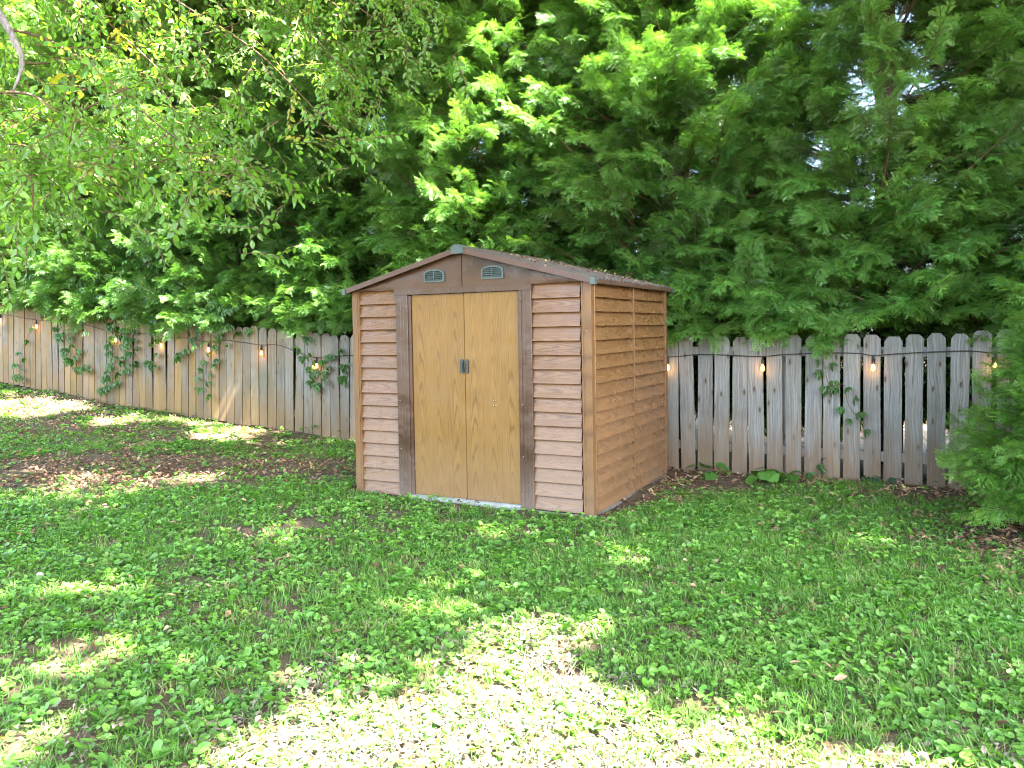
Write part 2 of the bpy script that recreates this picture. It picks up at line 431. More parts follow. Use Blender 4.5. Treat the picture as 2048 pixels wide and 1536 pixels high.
def scatter(name, col, P, ROT, SCL, tone=None, parent=None, nvar=None):
    n = len(P)
    P = np.asarray(P, np.float32); ROT = np.asarray(ROT, np.float32); SCL = np.asarray(SCL, np.float32)
    if SCL.ndim == 1: SCL = np.repeat(SCL[:, None], 3, 1)
    me = bpy.data.meshes.new(name); me.vertices.add(n); me.vertices.foreach_set('co', P.ravel())
    a = me.attributes.new('rot', 'FLOAT_VECTOR', 'POINT'); a.data.foreach_set('vector', ROT.ravel())
    a = me.attributes.new('scl', 'FLOAT_VECTOR', 'POINT'); a.data.foreach_set('vector', SCL.ravel())
    a = me.attributes.new('idx', 'INT', 'POINT'); a.data.foreach_set('value', rng.integers(0, len(col.objects), n).astype(np.int32))
    a = me.attributes.new('tone', 'FLOAT', 'POINT'); a.data.foreach_set('value', np.asarray(tone if tone is not None else np.full(n, .5), np.float32))
    if col.name not in _TREES: _TREES[col.name] = scatter_tree(col)
    o = link(name, me, None, parent)
    for s_ in col.objects[0].data.materials: me.materials.append(s_)
    md = o.modifiers.new('scatter', 'NODES'); md.node_group = _TREES[col.name]
    return o

def mesh_tip(name, v, f, tip, midx=None):
    me = bpy.data.meshes.new(name); me.from_pydata([tuple(q) for q in v], [], f)
    a = me.attributes.new('tip', 'FLOAT', 'POINT'); a.data.foreach_set('value', np.asarray(tip, np.float32))
    if midx is not None: me.polygons.foreach_set('material_index', np.asarray(midx, np.int32))
    return me

# a flat fan-shaped cedar spray, along +X, unit length
def spray_geo(r, n=11):
    V = []; Fc = []; T = []
    def lobe(p, d, up, L, w, t0, t1):
        d = d.normalized(); sd = d.cross(up).normalized()
        b = len(V)
        j_ = r.uniform(-.35, .25); t0 = max(0, t0+j_); t1 = min(1, max(0, t1+j_))
        V.extend([p, p+d*L*.42+sd*w, p+d*L, p+d*L*.42-sd*w]); T.extend([t0, (t0+t1)/2, t1, (t0+t1)/2])
        Fc.append((b, b+1, b+2, b+3))
    up = Vector((0, 0, 1))
    droop = r.uniform(.10, .3)
    def ax(s): return Vector((s, .04*math.sin(s*5+droop*20), .06*s-droop*s*s))
    for i in range(n+1):
        s = .05 + .92*i/n
        prof = (math.sin(math.pi*min(1, s*.9+.12))**.7)*.46 + .06
        p = ax(s); dirx = (ax(s+.03)-ax(s-.03)).normalized()
        for side in (-1, 1):
            ang = R(r.uniform(34, 58))
            L = prof*r.uniform(.6, 1.15)*(.55 if s > .88 else 1)
            d = (dirx*math.cos(ang) + Vector((0, side, 0))*math.sin(ang)); d.z -= r.uniform(-.1, .42)
            d.normalize()
            upp = Vector((r.gauss(0, .35), r.gauss(0, .35), 1)).normalized()
            k = max(2, int(L/.10))
            lobe(p, d, upp, L*1.02, .016, .10+.3*s, .6+.4*s)
            for j in range(1, k+1):
                q = p + d*(L*j/(k+.6)) - Vector((0, 0, .05*(j/k)**2*L))
                for s2 in (-1, 1):
                    a2 = R(r.uniform(30, 52))*s2
                    d2 = Vector((d.x*math.cos(a2)-d.y*math.sin(a2), d.x*math.sin(a2)+d.y*math.cos(a2), d.z-r.uniform(-.15, .35)))
                    l2 = L*r.uniform(.2, .36)*(1.15-j/k*.5)+.03
                    lobe(q, d2, upp, l2, .016, .2+.3*s, .7+.3*r.random())
    lobe(ax(0), ax(1)-ax(0), up, 1.05, .016, 0, .8)
    return V, Fc, T
def bough_mesh(name, seed, nspray=20, ssize=.27, fan=1.0, up=0.0):
    r = random.Random(seed); V = []; Fc = []; T = []; MI = []
    sprays = [spray_geo(random.Random(seed*10+k), 7) for k in range(5)]
    bend = r.uniform(-.1, .18); dz = r.uniform(.05, .22)
    def ax(s): return Vector((s, bend*math.sin(s*2.4), dz*s - .22*s*s + up*s*s))
    mb = MB(); mb.tube([ax(i/6) for i in range(7)], [.011*(1-.8*i/6) for i in range(7)], 4, caps=False)
    for i in range(nspray):
        s = .12 + .88*(i/(nspray-1))**.85
        side = 1 if i % 2 else -1
        last = i == nspray-1
        yaw = 0 if last else side*R(r.uniform(28, 66))*fan
        pitch = R(r.uniform(-35, 22)) ; roll = R(r.uniform(-42, 42))
        sc = ssize*r.uniform(.75, 1.25)*(1.0 - .25*s)*1.15
        m = Matrix.Translation(ax(s)+Vector((0, 0, r.uniform(-.03, .03)))) @ Matrix.Rotation(yaw, 4, 'Z') @ Matrix.Rotation(-pitch, 4, 'Y') @ Matrix.Rotation(roll, 4, 'X') @ Matrix.Scale(sc, 4)
        v, f, t = sprays[r.randrange(5)]
        b = len(V); V += [m @ q for q in v]; Fc += [tuple(b+k for k in q) for q in f]
        T += [q*(.45+.55*s) for q in t]; MI += [0]*len(f)
    b = len(V); V += [Vector(q) for q in mb.v]; Fc += [tuple(b+k for k in q) for q in mb.f]; T += [0]*len(mb.v); MI += [1]*len(mb.f)
    return mesh_tip(name, V, Fc, T, MI)
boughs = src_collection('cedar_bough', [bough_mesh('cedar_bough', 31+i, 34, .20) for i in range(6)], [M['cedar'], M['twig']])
boughs_b = src_collection('shrub_bough', [bough_mesh('shrub_bough', 71+i, 17, .26, .8, .18) for i in range(5)], [M['cedar_bright'], M['twig']])

# broad leaves
def leaf_geo(L, w, fold=.25, curl=.15, k=0):
    z = lambda x, y: fold*abs(y) - curl*(x/L)**2*L
    pts = [(0, 0), (.22*L, .75*w), (.5*L, w), (.78*L, .62*w), (L, 0), (.78*L, -.62*w), (.5*L, -w), (.22*L, -.75*w), (.5*L, 0)]
    v = [Vector((x, y, z(x, y))) for x, y in pts]
    return v, [(0, 1, 2, 8), (8, 2, 3, 4), (0, 8, 6, 7), (8, 4, 5, 6)]
def twig_mesh(name, seed, nleaf=10, L=.065, w=.017, length=.34):
    r = random.Random(seed); V = []; Fc = []; T = []; MI = []
    bend = r.uniform(-.4, .4)
    def ax(s): return Vector((s*length, bend*s*s*length*.5, -.18*s*s*length))
    for i in range(nleaf):
        s = .12+.88*i/(nleaf-1); side = 1 if i % 2 else -1
        m = Matrix.Translation(ax(s)) @ Matrix.Rotation(side*R(r.uniform(25, 70)) if i < nleaf-1 else 0, 4, 'Z') @ Matrix.Rotation(R(r.uniform(-10, 45)), 4, 'Y') @ Matrix.Rotation(R(r.uniform(-45, 45)), 4, 'X')
        k = r.uniform(.65, 1.15)
        v, f = leaf_geo(L*k, w*k*r.uniform(.9, 1.2), r.uniform(.1, .5), r.uniform(.0, .4))
        b = len(V); V += [m @ (q+Vector((.008, 0, 0))) for q in v]; Fc += [tuple(b+q for q in x) for x in f]
        tv = r.uniform(.2, 1); T += [tv]*len(v); MI += [0]*len(f)
    mb = MB(); mb.tube([ax(i/4) for i in range(5)], [.0035, .003, .0025, .002, .001], 3, caps=False)
    b = len(V); V += [Vector(q) for q in mb.v]; Fc += [tuple(b+k for k in q) for q in mb.f]; T += [0]*len(mb.v); MI += [1]*len(mb.f)
    return mesh_tip(name, V, Fc, T, MI)
twigs = src_collection('leafy_twig', [twig_mesh('leafy_twig', 200+i, 12, .056, .0145) for i in range(6)], [M['broad'], M['twig']])
def clump_mesh(name, seed, n=46, rad=.25, L=.12):
    r = random.Random(seed); V = []; Fc = []; T = []
    for i in range(n):
        d = Vector((r.gauss(0, 1), r.gauss(0, 1), r.gauss(0, .7))).normalized()*rad*r.random()**.4
        m = Matrix.Translation(d) @ Matrix.Rotation(r.uniform(0, 6.3), 4, 'Z') @ Matrix.Rotation(R(r.uniform(-35, 50)), 4, 'Y') @ Matrix.Rotation(R(r.uniform(-40, 40)), 4, 'X')
        v, f = leaf_geo(L*r.uniform(.7, 1.2), L*.3*r.uniform(.8, 1.2), .2, .2)
        b = len(V); V += [m @ q for q in v]; Fc += [tuple(b+q for q in x) for x in f]; T += [r.random()]*len(v)
    return mesh_tip(name, V, Fc, T)
clumps = src_collection('leaf_clump', [clump_mesh('leaf_clump', 300+i) for i in range(4)], M['canopy'])

# lawn: grass tufts, clover patches, dead leaves
def tuft_mesh(name, seed, n=15, h=.050, spread=.036):
    r = random.Random(seed); V = []; Fc = []; T = []
    for i in range(n):
        a = r.uniform(0, 6.3); rr = spread*r.random()**.5
        bx, by = rr*math.cos(a), rr*math.sin(a); hh = h*r.uniform(.5, 1.25); la = r.uniform(0, 6.3); le = r.uniform(.25, 1.25)*hh
        w = r.uniform(.0014, .0026); dx, dy = math.cos(la), math.sin(la); px, py = -dy*w, dx*w
        b = len(V)
        for t_, ww in ((0, 1), (.4, .95), (.75, .65)):
            cx_, cy_, cz = bx+dx*le*t_*t_, by+dy*le*t_*t_, hh*t_*(1-.25*t_*le/hh)
            V += [Vector((cx_-px*ww, cy_-py*ww, cz)), Vector((cx_+px*ww, cy_+py*ww, cz))]; T += [t_*.7, t_*.7]
        V.append(Vector((bx+dx*le, by+dy*le, hh*(1-.25*le/hh)))); T.append(.9)
        Fc += [(b, b+1, b+3, b+2), (b+2, b+3, b+5, b+4), (b+4, b+5, b+6)]
    return mesh_tip(name, V, Fc, T)
tufts = src_collection('grass_tuft', [tuft_mesh('grass_tuft', 400+i) for i in range(6)], M['grass'])
def clover_mesh(name, seed, n=15, rad=.085, size=.0125, hmax=.042):
    r = random.Random(seed); V = []; Fc = []; T = []
    for i in range(n):
        a = r.uniform(0, 6.3); rr = rad*r.random()**.5
        x, y, z = rr*math.cos(a), rr*math.sin(a), r.uniform(.010, hmax)
        s = size*r.uniform(.55, 1.35)
        m = Matrix.Translation((x, y, z)) @ Matrix.Rotation(r.uniform(0, 6.3), 4, 'Z') @ Matrix.Rotation(R(r.gauss(0, 22)), 4, 'Y') @ Matrix.Rotation(R(r.gauss(0, 18)), 4, 'X')
        # kidney / heart outline with a notch at the stalk
        out = [(-.15, 0), (-.75, .45), (-.5, 1.0), (.15, 1.05), (.8, .65), (1.05, 0), (.8, -.65), (.15, -1.05), (-.5, -1.0), (-.75, -.45)]
        b = len(V); V.append(m @ Vector((.15*s, 0, -.12*s))); T.append(.6)
        tv = r.uniform(.25, 1)
        for (u, v) in out: V.append(m @ Vector((u*s, v*s, .10*s*(u*u+v*v)))); T.append(tv)
        k = len(out)
        Fc += [(b, b+1+j, b+1+(j+1) % k) for j in range(0, k)]
        # stalk
        b = len(V); st = m @ Vector((-.15*s, 0, 0)); V += [Vector((x*.8, y*.8, 0)), Vector((x*.8+.0016, y*.8, 0)), st+Vector((.0012, 0, 0)), st]; T += [.2]*4; Fc.append((b, b+1, b+2, b+3))
    return mesh_tip(name, V, Fc, T)
clovers = src_collection('clover_patch', [clover_mesh('clover_patch', 500+i) for i in range(6)], M['clover'])
violets = src_collection('violet_patch', [clover_mesh('violet_patch', 540+i, 6, .09, .0195, .060) for i in range(4)], M['clover'])
def dead_mesh(name, seed, n=5, rad=.10):
    r = random.Random(seed); V = []; Fc = []
    for i in range(n):
        m = Matrix.Translation((r.uniform(-rad, rad), r.uniform(-rad, rad), r.uniform(.004, .018))) @ Matrix.Rotation(r.uniform(0, 6.3), 4, 'Z') @ Matrix.Rotation(R(r.gauss(0, 20)), 4, 'Y') @ Matrix.Rotation(R(r.gauss(0, 20)), 4, 'X')
        v, f = leaf_geo(r.uniform(.022, .05), r.uniform(.007, .014), r.uniform(.2, .9), r.uniform(-.5, .5))
        b = len(V); V += [m @ q for q in v]; Fc += [tuple(b+q for q in x) for x in f]
    return mesh_tip(name, V, Fc, [0]*len(V))
deads = src_collection('dead_leaves', [dead_mesh('dead_leaves', 600+i) for i in range(6)], M['litter'])

# ------------------------------------------------------------------ where sun gets through the canopy (pools of light on the lawn)
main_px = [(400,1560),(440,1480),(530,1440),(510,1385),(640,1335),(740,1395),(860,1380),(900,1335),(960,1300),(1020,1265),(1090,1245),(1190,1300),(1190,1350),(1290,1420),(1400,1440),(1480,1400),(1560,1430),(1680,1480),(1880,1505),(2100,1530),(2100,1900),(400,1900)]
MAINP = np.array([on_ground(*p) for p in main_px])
pools_px = [(40,1500,100,40),(210,1310,90,36),(60,1385,80,26),(180,1185,85,30),(325,1096,30,9),(455,1104,26,8),(600,1102,30,10),(505,1146,22,8),(820,1238,70,24),
            (1235,1250,50,20),(1304,1225,45,14),(1499,1172,40,14),(1519,1042,45,11),(1504,1008,30,7),(1749,1032,28,9),(1724,1072,40,9),(1274,1080,30,8),(1329,1015,36,7),(1000,1070,28,9),(1850,1300,40,14),
            (60,810,130,22),(210,842,70,12),(420,868,70,10),(560,888,40,5),(690,1320,60,18),(1380,985,30,6)]
POOLS = []
for (x, y, a, b) in pools_px:
    c = on_ground(x, y); e = on_ground(x+a, y); g = on_ground(x, y-b)
    POOLS.append((c.x, c.y, (e-c).length, max((g-c).length, .05)))
def in_poly(P, poly):
    x, y = P[:, 0], P[:, 1]; ins = np.zeros(len(P), bool); n = len(poly)
    for i in range(n):
        x0, y0 = poly[i]; x1, y1 = poly[(i+1) % n]
        c = ((y0 > y) != (y1 > y)) & (x < (x1-x0)*(y-y0)/(y1-y0+1e-9)+x0)
        ins ^= c
    return ins
def lit(P, grow=0.0):
    """True where the straight line of the sun through P (N,3) meets the lawn inside a pool of light"""
    q = P[:, :2] - np.array([[SUN.x, SUN.y]])/SUN.z*(P[:, 2:3]-0.0)
    m = in_poly(q, MAINP)
    if grow:
        for a in range(8):
            m |= in_poly(q+grow*np.array([[math.cos(a*.785), math.sin(a*.785)]]), MAINP)
    for cx_, cy_, a, b in POOLS:
        m |= ((q[:, 0]-cx_)/(a+grow*.8))**2 + ((q[:, 1]-cy_)/(b+grow*.8))**2 < 1
    return m

HP = [at(x, y, d) for x, y, d in ((150,570,11.5),(60,450,12),(330,600,10.5),(300,330,10.5),(470,120,9.6),(520,560,9.8),(160,250,11),(1380,290,8),(1490,170,8),(1200,420,8.4),(600,480,9.5),(1340,400,8),(150,150,5.2),(300,250,5.2),(450,80,6),(600,80,6),(80,330,4.8),(250,60,6),(100,150,11),(250,400,10.8),(20,300,12),(400,450,10),(60,600,12),(200,600,11.5),(30,130,5.5),(380,150,5.6))]
def hedge_lit(P):
    """the same for sunlit places on the hedge"""
    m = np.zeros(len(P), bool)
    for c in HP:
        d = P - np.array([tuple(c)]); t = d @ np.array(SUN); q = d - t[:, None]*np.array([tuple(SUN)])
        m |= (np.linalg.norm(q, axis=1) < .55) & (t > .6)
    return m

# ------------------------------------------------------------------ the shed
W, D, H = 2.27, 1.90, 1.765
SO = Vector((-1.340, 6.971, -0.020))
shed = empty('garden_shed', SO, (R(1.3), R(-.4), R(-27.6))); shed.scale = (.968, 1, 1)
tag(shed, 'small metal garden shed with wood grain print siding, double sliding doors and brown gable roof', 'shed')
NB = 16; PITCH = (H-.012)/NB
def siding_mesh(L, out=1.0):
    mb = MB(); h = PITCH+.014
    prof = [(.014, h), (.012, h), (-.001, h*.70), (-.010, h*.36), (-.020, .010), (-.022, 0), (-.0195, 0), (-.0175, .010), (-.0075, h*.36), (.0015, h*.70)]
    prof = [(y*out if y < 0 else y, z) for y, z in prof]
    k = 5
    n = len(prof)
    for i in range(k+1):
        xx = L*i/k; mb.v += [(xx, y, z) for y, z in prof]
    for i in range(k):
        for j in range(n): mb.f.append((i*n+j, i*n+(j+1) % n, (i+1)*n+(j+1) % n, (i+1)*n+j))
    mb.f.append(tuple(range(n))); mb.f.append(tuple(k*n+j for j in range(n))[::-1])
    return mb.mesh('siding_board')
def siding(x0, y0, ang, L):
    me = siding_mesh(L, 1.0 if ang == 0 else 1.45)
    for i in range(NB):
        dy = rnd.uniform(-.0012, .0012)
        link('siding_board', me, M['siding'], shed, (x0+dy, y0, .012+i*PITCH), (R(rnd.uniform(-.4, .4)), R(rnd.uniform(-.12, .12)), ang))
siding(.052, .0, 0, .405)                       # front left
siding(W-.486, .0, 0, .412)                     # front right
siding(W, .052, R(90), .875)                    # right side, front bay
siding(W, .975, R(90), .873)                    # right side, rear bay
siding(0, .925, R(-90), .873); siding(0, D-.052, R(-90), .873)
for k in range(2): siding(W-.052-k*1.1, D, R(180), 1.066)
def ribbed(w, depth, z0, z1, n, amp=.006):
    """a folded metal strip with vertical ribs; along x, facing -y"""
    prof = []
    for i in range(n):
        a = i/n*w; b = (i+.55)/n*w; c = (i+1)/n*w
        prof += [(a+.002, -depth), (b, -depth), (b+.003, -depth+amp), (c-.002, -depth+amp)]
    prof += [(w, 0.01), (0, .01)]
    mb = MB(); mb.prism(prof, lambda u, v, e: (u, v, z0 if e == 0 else z1))
    return mb
for (x, y, a) in ((0, 0, 0), (W, 0, R(90)), (W, D, R(180)), (0, D, R(-90))):
    m = MB()
    prof = [(-.026, -.026), (.03, -.026), (.032, -.021), (.046, -.021), (.05, -.026), (.062 if x == W and y == 0 else .052, -.026), (.062 if x == W and y == 0 else .052, .004), (.004, .004), (.004, .058), (-.026, .058), (-.026, .046), (-.021, .044), (-.021, .030), (-.026, .028)]
    if a == R(90): prof = [(p[0], p[1]) for p in prof]
    m.prism(prof, lambda u, v, e: (u, v, 0.0 if e == 0 else H+.004))
    m.build('corner_post', M['post'], shed, loc=(x, y, 0), rot=(0, 0, a))
for x, a in ((W, R(90)), (0, R(-90))):
    ribbed(.05, .026, 0.002, H+.002, 2, .004).build('side_post', M['post'], shed, loc=(x, .927 if x == W else .977-.002, 0), rot=(0, 0, a))
ribbed(.05, .026, 0.002, H+.002, 2, .004).build('rear_post', M['post'], shed, loc=(W-.052-1.066-.001+.0+.0, D, 0), rot=(0, 0, R(180)))
# door posts: brown, ribbed
def dpost(x, w):
    p_ = [(0, -.030), (.004, -.034), (w*.40, -.034), (w*.42, -.031), (w*.50, -.031), (w*.52, -.034), (w*.66, -.034), (w*.68, -.031), (w*.76, -.031), (w*.78, -.036), (w*.97, -.036), (w, -.030), (w, .004), (0, .004)]
    if x > 1: p_ = [(w-u, v) for u, v in p_][::-1]
    m = MB(); m.prism(p_, lambda u, v, e: (u, v, 0 if e == 0 else H-.012)); m.build('door_post', M['brown'], shed, loc=(x, 0, 0), bevel=.0)
dpost(.457, .125); dpost(W-.601, .115)
m = MB(); m.box((.582, -.022, .03), (.612, .004, H-.05)); m.build('door_jamb', M['brown'], shed)
m = MB(); m.box((W-.613, -.022, .03), (W-.601, .004, H-.05)); m.build('door_jamb', M['brown'], shed)
m = MB(); m.box((.45, -.044, H-.042), (W-.48, .004, H+.004)); m.build('door_track', M['brown'], shed, bevel=.003)
# doors
def door(x, w, yy, lead):
    m = MB(); zt = H-.046; zb = .035
    xs = [0, .004, w*.33-.004, w*.33, w*.33+.004, w*.67-.004, w*.67, w*.67+.004, w-.004, w]
    ys = [0, -.006, -.006, -.003, -.006, -.006, -.003, -.006, -.006, 0]
    zs = np.linspace(zb, zt, 24)
    n = len(xs)
    for z in zs:
        for a, b in zip(xs, ys):
            dent = 0
            if lead:
                dd = ((a-.02)/.10)**2 + ((z-.80)/.035)**2
                dent = .006*math.exp(-dd)
            bow = .002*math.sin(z*4+x*3)*math.sin(math.pi*a/w)
            m.v.append((a, yy+b+dent+bow, z))
    for i in range(len(zs)-1):
        for j in range(n-1): m.f.append((i*n+j, i*n+j+1, (i+1)*n+j+1, (i+1)*n+j))
    b = len(m.v)
    m.v += [(0, yy+.012, zb), (w, yy+.012, zb), (w, yy+.012, zt), (0, yy+.012, zt)]
    m.f += [(b, b+3, b+2, b+1)]
    m.f += [(0, n*(len(zs)-1), b+3, b), (n-1, b+1, b+2, n*len(zs)-1)]
    m.f.append(tuple([b, b+1]+[j for j in range(n-1, -1, -1)])); m.f.append(tuple([b+2, b+3]+[n*(len(zs)-1)+j for j in range(n)]))
    return m.build('door', M['door'], shed, loc=(x, 0, 0))
dl = door(.612, .531, -.004, False); dr = door(1.146, .511, -.010, True)
tag(dl, 'left sliding door'); tag(dr, 'right sliding door, slightly dented below its handle')
def handle(p, x, y, z, holes):
    m = MB(); w, h = .036, .115; prof = []
    for k in range(16):
        a = 2*math.pi*k/16; cx_ = (w/2-.012)*(1 if math.cos(a) > 0 else -1); cz = (h/2-.012)*(1 if math.sin(a) > 0 else -1)
        prof.append((cx_+.012*math.cos(a), cz+.012*math.sin(a)))
    m.prism(prof, lambda u, v, e: (u, 0 if e == 0 else -.012, v))
    h_ = m.build('handle', M['handle'], p, loc=(x, y, z), bevel=.002)
    m = MB(); m.box((-.005 if not holes else -.012, -.019, -h/2+.02), (.011 if not holes else -.004, -.010, h/2-.02)); m.build('grip', M['handle'], h_, bevel=.002)
    if holes:
        m = MB()
        m.tube([(.008, -.011, 0), (.008, -.0145, 0)], .004, 8); me_ = m.mesh('rivet')
        for zz in (-.03, 0, .03): link('rivet', me_, M['steel'], h_, (0, 0, zz))
handle(dl, .506, -.012, 1.125, False); handle(dr, .022, -.018, 1.125, True)
sm = MB(); sm.tube([(0, .002, 0), (0, -.003, 0), (0, -.005, 0)], [.0048, .0048, .003], 8); sme = sm.mesh('screw')
def screw(p, x, y, z): link('screw', sme, M['steel'], p, (x, y, z))
for z in (.42, .83, 1.24, 1.66): screw(shed, .49, -.037, z); screw(shed, W-.575, -.037, z)
for dx, dz in ((-.011, -.02), (.011, -.02), (-.011, .02), (.011, .02)):
    screw(dl, .235+dx, -.012, .83+dz); screw(dr, .28+dx, -.018, .83+dz)
screw(dl, .235, -.012, 1.63); screw(dl, .235, -.012, .08); screw(dr, .30, -.018, .08); screw(dr, .27, -.018, .08)
for x in (.62, .9, 1.02, 1.45): screw(shed, x, -.046, H-.02)
for z in (.45, .92, 1.4):
    link('screw', sme, M['steel'], shed, (W-.012, -.028, z)); link('screw', sme, M['steel'], shed, (W+.028, .95, z), (0, 0, R(90)))
# sill and base
m = MB(); m.prism([(-.075, 0.0), (-.075, .012), (-.03, .030), (.0, .033), (.0, 0.0)], lambda u, v, e: ((.585, u, v) if e == 0 else (W-.605, u, v)))
m.build('threshold', M['sill'], shed)
m = MB(); m.box((-.012, -.012, -.14), (W+.012, D+.012, -.001)); m.build('floor_base', M['base'], shed)
# gable panels
APX = 2.08; SL = (APX-H-.012)/(W/2+.08)
def gz(x): return APX - abs(x-W/2)*SL
for yy, sgn in ((0, -1), (D, 1)):
    for half in (0, 1):
        m = MB(); n = 10
        xa, xb = (-.02, W/2-.0035) if half == 0 else (W/2+.0035, W+.02)
        top = []; 
        cols = []
        for i in range(n+1):
            x = xa+(xb-xa)*i/n
            zt = gz(x)-.018
            col = []
            for j in range(5):
                z = H+.003+(zt-H-.003)*j/4
                bulge = .006*math.sin(math.pi*j/4)*(.4+.6*math.sin(x*5.1+1)**2)
                col.append((x, yy+sgn*(.020+bulge), z))
            cols.append(col)
        for c in cols: m.v += c
        for i in range(n):
            for j in range(4): m.f.append((i*5+j, (i+1)*5+j, (i+1)*5+j+1, i*5+j+1))
        b = len(m.v); m.v += [(x, y-sgn*.03, z) for x, y, z in m.v[:b]]
        for i in range(n):
            for j in range(4): m.f.append((b+i*5+j, b+i*5+j+1, b+(i+1)*5+j+1, b+(i+1)*5+j))
        for i in range(n):
            m.f.append((i*5, b+i*5, b+(i+1)*5, (i+1)*5)); m.f.append((i*5+4, (i+1)*5+4, b+(i+1)*5+4, b+i*5+4))
        for i in (0, n):
            for j in range(4): m.f.append((i*5+j, i*5+j+1, b+i*5+j+1, b+i*5+j))
        g = m.build('gable_panel', M['brown'], shed, smooth=False)
# vents
def vent(x, z, w, h):
    m = MB(); outer = []; inner = []
    def outline(a, b):
        pts = [(-a, -b), (a, -b)]
        for k in range(0, 9):
            t = k/8; xx = a*(1-2*t); pts.append((xx, b*.35+b*.65*math.sqrt(max(0, 1-(xx/a)**2*.97))))
        return pts
    o = outline(w/2, h/2); i_ = outline(w/2-.014, h/2-.013); n = len(o)
    for y in (0, -.016): m.v += [(u, y, v) for u, v in o]
    m.v += [(u, -.016, v) for u, v in i_]; m.v += [(u, -.001, v) for u, v in i_]
    for k in range(n):
        k2 = (k+1) % n
        m.f += [(k, k2, n+k2, n+k), (n+k, n+k2, 2*n+k2, 2*n+k), (2*n+k, 2*n+k2, 3*n+k2, 3*n+k)]
    v = m.build('vent', M['green'], shed, loc=(x, -.023, z))
    m = MB(); m.prism(i_, lambda u, q, e: (u, -.003 if e == 0 else -.001, q)); m.build('vent_opening', M['dark'], v)
    for k in range(5):
        zz = -h/2+.02+k*(h-.030)/5; ww = w/2-.015-(.014 if k == 4 else .004 if k == 3 else 0)
        m = MB(); m.prism([(-.015, -.004), (-.013, -.006), (-.003, .004), (-.004, .007)], lambda u, q, e: (-ww if e == 0 else ww, u, zz+q)); m.build('slat', M['green'], v)
    m = MB(); m.box((-.003, -.016, -h/2+.012), (.003, -.004, h/2-.012)); m.build('mullion', M['green'], v)
vent(W/2-.270, 1.872, .205, .106); vent(W/2+.298, 1.876, .205, .106)
# roof
RF = -.075; RB = D+.07
for sgn in (-1, 1):
    m = MB(); n = 26; half = W/2+.075
    prof = []
    for i in range(n*4):
        y = RF+.004+(RB-RF-.008)*i/(n*4-1); prof.append((y, .014 if i % 4 in (1, 2) else 0))
    k = len(prof)
    for e in (0, 1):
        xx = W/2+sgn*(0 if e == 0 else half); zz = APX + (0 if e == 0 else -half*SL)
        m.v += [(xx, y, zz+.006+h) for y, h in prof]; m.v += [(xx, y, zz-.002) for y, h in prof]
    for i in range(k-1):
        m.f += [(i, i+1, 2*k+i+1, 2*k+i), (k+i, 3*k+i, 3*k+i+1, k+i+1), (i, k+i, k+i+1, i+1), (2*k+i, 2*k+i+1, 3*k+i+1, 3*k+i)]
    m.f += [(0, 2*k, 3*k, k), (k-1, 2*k-1, 4*k-1, 3*k-1)]
    m.build('roof_panel', M['roof'], shed)
    # fascias on both gables
    for yf in (RF, RB-.0):
        d_ = -.012 if yf == RF else .012
        m = MB(); a = W/2+sgn*.03; b = W/2+sgn*(half-.018)
        za = APX-.03*SL; zb = APX-(half-.018)*SL
        m.add([(a, yf, za-.034), (b, yf, zb-.034), (b, yf, zb+.010), (a, yf, za+.010), (a, yf+d_, za-.034), (b, yf+d_, zb-.034), (b, yf+d_, zb+.010), (a, yf+d_, za+.010)],
              [(0,1,2,3),(4,7,6,5),(0,4,5,1),(1,5,6,2),(2,6,7,3),(3,7,4,0)])
        m.build('fascia', M['fascia'], shed, bevel=.002)
        m = MB(); x0, x1 = W/2+sgn*(half-.03), W/2+sgn*(half+.012)
        z0 = APX-(half)*SL
        m.box((min(x0, x1), min(yf+d_*1.8, yf+.03*(1 if yf == RF else -1)), z0-.036), (max(x0, x1), max(yf+d_*1.8, yf+.03*(1 if yf == RF else -1)), z0+.014))
        m.build('eave_cap', M['green'], shed, bevel=.003)
    # soffit under the front overhang and eave strip along the side
    m = MB(); x1 = W/2+sgn*(half+.004); x0 = W/2+sgn*(half-.010); z1 = APX-half*SL
    m.box((min(x0, x1), RF+.03, z1-.026), (max(x0, x1), RB-.03, z1+.004)); m.build('eave_strip', M['fascia'], shed, bevel=.002)
m = MB(); m.prism([(-.07, -.07*SL+.012), (0, .030), (.07, -.07*SL+.012), (.07, -.07*SL+.002), (0, .020), (-.07, -.07*SL+.002)], lambda u, v, e: (W/2+u, RF+.01 if e == 0 else RB-.01, APX+v)); m.build('ridge_cap', M['roof'], shed)
for yf, d_ in ((RF, -.022), (RB, .022)):
    m = MB(); m.prism([(-.055, -.055), (.055, -.055), (.062, -.008), (.028, .020), (-.028, .020), (-.062, -.008)], lambda u, v, e: (W/2+u, yf+.03*(1 if d_ < 0 else -1) if e == 0 else yf+d_, APX+v+.008)); m.build('ridge_end_cap', M['green'], shed, bevel=.003)
bpy.context.view_layer.update()
SM = shed.matrix_world.copy()
SMI = SM.inverted()
# debris on the roof
pts = []; rots = []
for i in range(60):
    x = rnd.uniform(W/2+.1, W+.1); y = rnd.uniform(RF+.03, RB-.05)
    p = SM @ Vector((x, y, APX-abs(x-W/2)*SL+.014)); pts.append(p); rots.append((R(rnd.uniform(-10, 10)), R(15+rnd.uniform(-10, 10)), rnd.uniform(0, 6.3)))
o = scatter('roof_debris', deads, pts, rots, np.full(60, .7)); tag(o, kind='stuff')
o['label'] = 'fallen dead leaves lying on the shed roof'; o['category'] = 'dead leaves'

